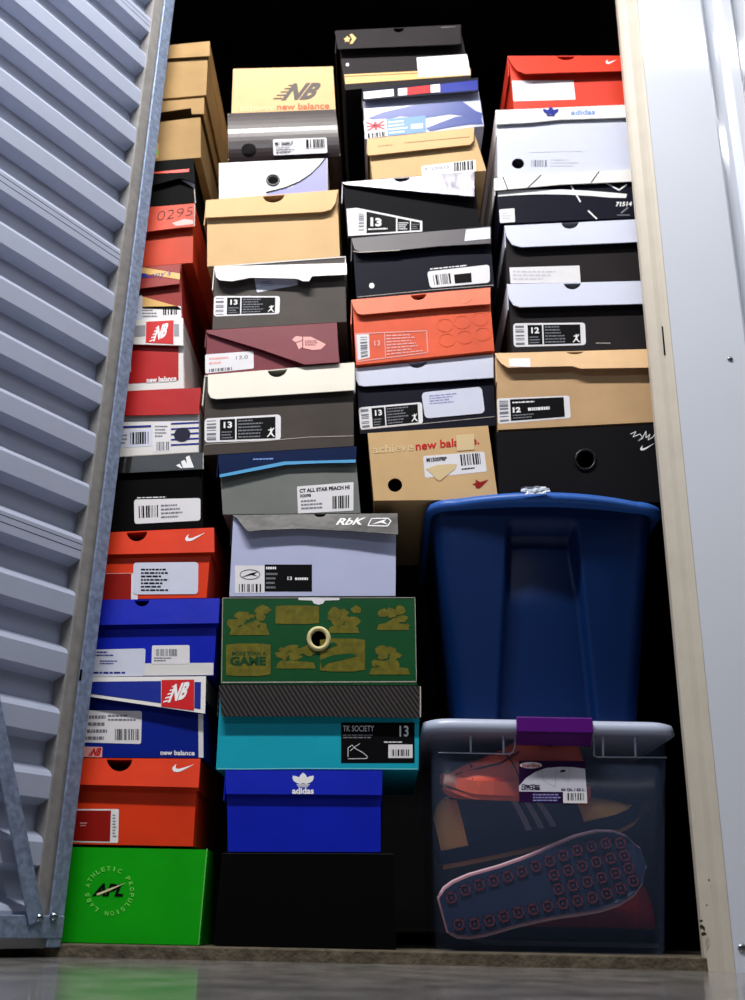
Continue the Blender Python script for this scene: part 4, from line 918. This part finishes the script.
px_decal(b['hb'], 'blue_swirl', [(368,118),(384,112),(410,106),(440,102),(462,101),(476,111),(482,113),(482,118),(450,114),(425,118),(400,116),(380,121)], mat('swirl_blue_ink',(70,84,150),.3))
px_decal(b['hb'], 'blue_swirl', [(426,128),(455,117),(480,113.5),(483,124),(470,124),(450,127),(430,131)], mat('swirl_blue_ink',(96,110,180),.3), 2)
h = sticker(b, [(386.3,119),(425.6,115.5),(426,132),(388,136)], PALEB, .02, name='blue_label', layer=3); lines(h, [(388,121),(408,119),(408,133),(389,135)], 4, WHITEINK); lines(h, [(411,123),(424,122),(424,128),(411,129)], 1, WHITEINK, .8)
q = [(363.5,120.5),(386,118.8),(387.5,136),(365.5,138.8)]; h = sticker(b, q, PAPER, .03, name='flag_label', layer=3); barcode(h, subq(q,.12,.72,.9,.98), INK, n=8)
decal(h, 'flag_print', subq(q,.1,.1,.92,.6), [[(0,0),(.1,0),(1,.88),(1,1),(.9,1),(0,.12)],[(1,0),(.9,0),(0,.88),(0,1),(.1,1),(1,.12)],[(.42,0),(.58,0),(.58,1),(.42,1)],[(0,.4),(1,.4),(1,.6),(0,.6)]], mat('flag_red_ink',(214,90,100),.5), 1)
flap_edge(b['hb'], [(363,101),(366,138)], EDGE, .9)
b = shoebox(3, 'black shoe box with tan star arrow emblem, topmost of the third column', [(336,31),(461,25),(470.7,75.5),(345.5,84.5)], CHARC, CHARC, [(334.7,31),(460.4,25),(461,43.5),(455,44.3),(338,49)], flare=.012, notch=(398.7,5.5,4.5), group=G3)
px_decal(b['hb'], 'tan_band', [(344.2,74.5),(418,71),(470.3,68.5),(470.7,75.3),(345.3,84)], YEL); flap_edge(H(b['body'],b['SB'],2), [(344.6,76.5),(418,73)], mat('brown_stripe_ink',(120,84,50),.5), .8, 'stripe')
h = sticker(b, [(416.5,57.5),(467,54.2),(470.5,74.5),(418.5,77)], PAPER, .02, layer=3); lines(h, R(432,60,460,72,-.06), 3, mat('very_faint_ink',(204,204,214),.5))
px_decal(b['hl'], 'arrow_mark', [(349.5,34.5),(352,33.8),(356.3,38),(352.5,43.5),(349.8,43.8),(352.2,39)], TANINK); px_decal(b['hl'], 'star_mark', [(343.5,38.5),(346,37.8),(347,35.6),(348.4,37.6),(350.6,37.8),(349,39.6),(349.4,42),(347,41),(344.8,42.2),(345.3,40)], TANINK)
decal(b['hb'], 'white_dot', R(345.8,63,349,66.2), [ellipse(.5,.5,.5,.5,12)], WHITEINK, 1); lines(b['hl'], [(441,26.8),(457,26),(457,27.4),(441,28.2)], 1, GREYINK)

# ================================================================== RIGHT COLUMN (stands on the blue tub)
xa, xb = U(499,490,.035).x, U(660,493,.035).x
b = shoebox(4, 'large black shoe box with round hole and white scribble, on the blue tub', [(496.6,430.5),(664,422),(668,493),(499,491)], BLACKC, holes=[(585.3,459.9,9,9,24)], group=G4, base=((xa, ZT+.001),(xb, ZT+.001)))
ring(b, (585.3,459.9,9.8,9.8), BLACKG, 1.6)
flap_edge(b['hb'], [(630.5,434),(636,431.5),(633,437),(640,434),(643,438),(638,441),(643,437),(646,431),(646,438),(650,434),(648,440),(653,437),(656,432),(655,439),(660,436)], WHITEINK, .8, 'scribble'); swoosh(b['hb'], [(640,445.8),(655,442.8),(655,448),(640,451)], WHITEINK)
b = shoebox(4, 'tan shoe box with size 12 label, on the large black box with the hole', [(495.3,353.5),(660,349),(665,417.5),(497.9,424.5)], card('tan_card',(196,160,118),.55), card('tan_lid_card',(222,184,138),.5), [(494.8,353.3),(660,349),(660,367.3),(581,368.5),(572,366),(508,367.5),(501.5,363.5),(497,358)], flare=.010, notch=(575,9,3), group=G4)
px_decal(b['hl'], 'white_patch', [(509,358.5),(530,358.2),(530.5,367),(509.5,366.5)], PAPER)
q = [(496.9,398.5),(569.3,395.5),(570.8,418),(498,424)]; h = sticker(b, q, PAPER, .03, name='size_label'); barcode(h, subq(q,.03,.1,.15,.92), GREYINK, horiz=True, n=7); px_decal(h, 'black_panel', subq(q,.18,.06,.92,.92), INK)
h2 = H(h.obj, h.surf, 2); text(h2, '12', subq(q,.21,.38,.32,.6), WHITEINK, bold=.05, name='size_number'); lines(h2, subq(q,.21,.14,.56,.26), 1, WHITEINK); lines(h2, subq(q,.42,.4,.72,.56), 1, WHITEINK, .8); lines(h2, subq(q,.21,.66,.5,.88), 2, GREYINK)
b = shoebox(4, 'charcoal shoe box with pale lid and size 12 label, on the tan box', [(506.8,284.4),(652,281),(656,344.5),(511.9,349)], CHARC, COOLW, [(506.8,284.4),(652,281),(652,303.4),(520,307),(513.5,305),(509,298)], flare=.008, notch=(572.3,8.5,6.5), group=G4)
size_label(b, [(513,323.3),(585,322.5),(586,345),(513.8,347)], '12'); lines(b['hb'], R(596,342,612,344.5), 1, EDGE)
b = shoebox(4, 'charcoal shoe box with pale lid and blank white sticker, right column', [(504.2,225.8),(646,219),(650,281),(506.8,284.5)], CHARC, COOLW, [(504.2,225.8),(646,219),(646,241.5),(521,247),(512,244.5),(506.5,236)], flare=.008, notch=(570,8.5,6), group=G4)
h = sticker(b, [(509.3,267.5),(579.5,265.5),(580.7,282.4),(510.6,283.5)], PAPER, .01); lines(h, R(513,270,560,281), 3, mat('very_faint_ink',(204,204,214),.5))
b = shoebox(4, 'black shoe box with white crossing lines, brushed white stroke and number 71514', [(494,178.8),(640,169),(646,218.5),(500,225.8)], NAVY, WHITEC, [(494,178.8),(640,169),(640,181),(560,184.5),(494.6,190.5)], flare=.004, group=G4, Y=.03)
for (x0,y0,x1,y1) in ((503,177,508,190),(541,175,528,187.5),(599,171.5,591,182.5)): flap_edge(b['hl'], [(x0,y0),(x1,y1)], INK, .9, 'black_line')
sp = [(497,193+.0)]; 
px_decal(b['hb'], 'brushed_stroke', [(497.5,191.5),(515,190),(540,189.5),(565,189.5),(590,190.8),(612,192.5),(627,194),(626,198),(610,197.6),(590,195.8),(565,194.5),(540,194.2),(515,195.2),(498,196.5)], WHITEINK)
for p in (((571,185.5),(580.5,202)),((588,210.5),(597,219)),((606,183),(619,190),(627,184.5))): flap_edge(H(b['body'],b['SB'],2), list(p), WHITEINK, 1.5, 'white_line')
text(b['hb'], '71514', R(615.7,201.8,632,206.5,-.02), WHITEINK, bold=.04, shear=.15); flap_edge(b['hb'], [(621,213),(628,207.5)], GREYINK, 1.6, 'faint_mark'); lines(b['hb'], R(617,214,630,216.5), 1, GREYINK)
h = sticker(b, [(499,209.5),(514.5,208.2),(515,222),(500,223)], PAPER, .05); lines(h, R(502,212,512,220), 3, mat('very_faint_ink',(204,204,214),.5))
b = shoebox(4, 'white shoe box with blue leaf emblem on the lid and black round hole', [(495.5,110.6),(640,104.5),(645,169),(497.5,178.5)], COOLW, WHITEC, [(495.5,110.6),(640,104.5),(640,117),(560,119.5),(530,122.5),(496,124.2)], flare=.003, holes=[(518,163.5,6.2,5.2,20)], group=G4)
trefoil(b['hl'], R(542.7,106.8,559,116.5), BLUEINK); text(b['hl'], 'adidas', R(571,110,595,115,-.03), PALEB, bold=.02)
barcode(b['hb'], R(531.5,160,546.6,166.5), GREYINK, n=8); lines(b['hb'], R(550,158,578,167), 3, mat('very_faint_ink',(190,190,204),.5)); flap_edge(b['hb'], [(529,152),(582,151),(582,168)], mat('very_faint_ink2',(216,216,228),.5), .5, 'label_outline')
b = shoebox(4, 'bright red shoe box with long white sticker, topmost of the right column', [(507.5,56.3),(632,56),(636,104.8),(514,110)], REDC, REDC, [(507.5,56.3),(632,56),(632,70.7),(560,72.5),(525,73.6),(517,70.5),(511.5,64)], flare=.010, notch=(566,9,4), group=G4)
h = sticker(b, [(511.8,80.6),(573.4,80.4),(575.6,99.5),(513.5,101.3)], PAPER, .01); lines(h, R(522,83,562,99), 3, mat('very_faint_ink',(204,204,214),.5)); swoosh(b['hl'], R(605.6,59.5,617,63.8), WHITEINK)
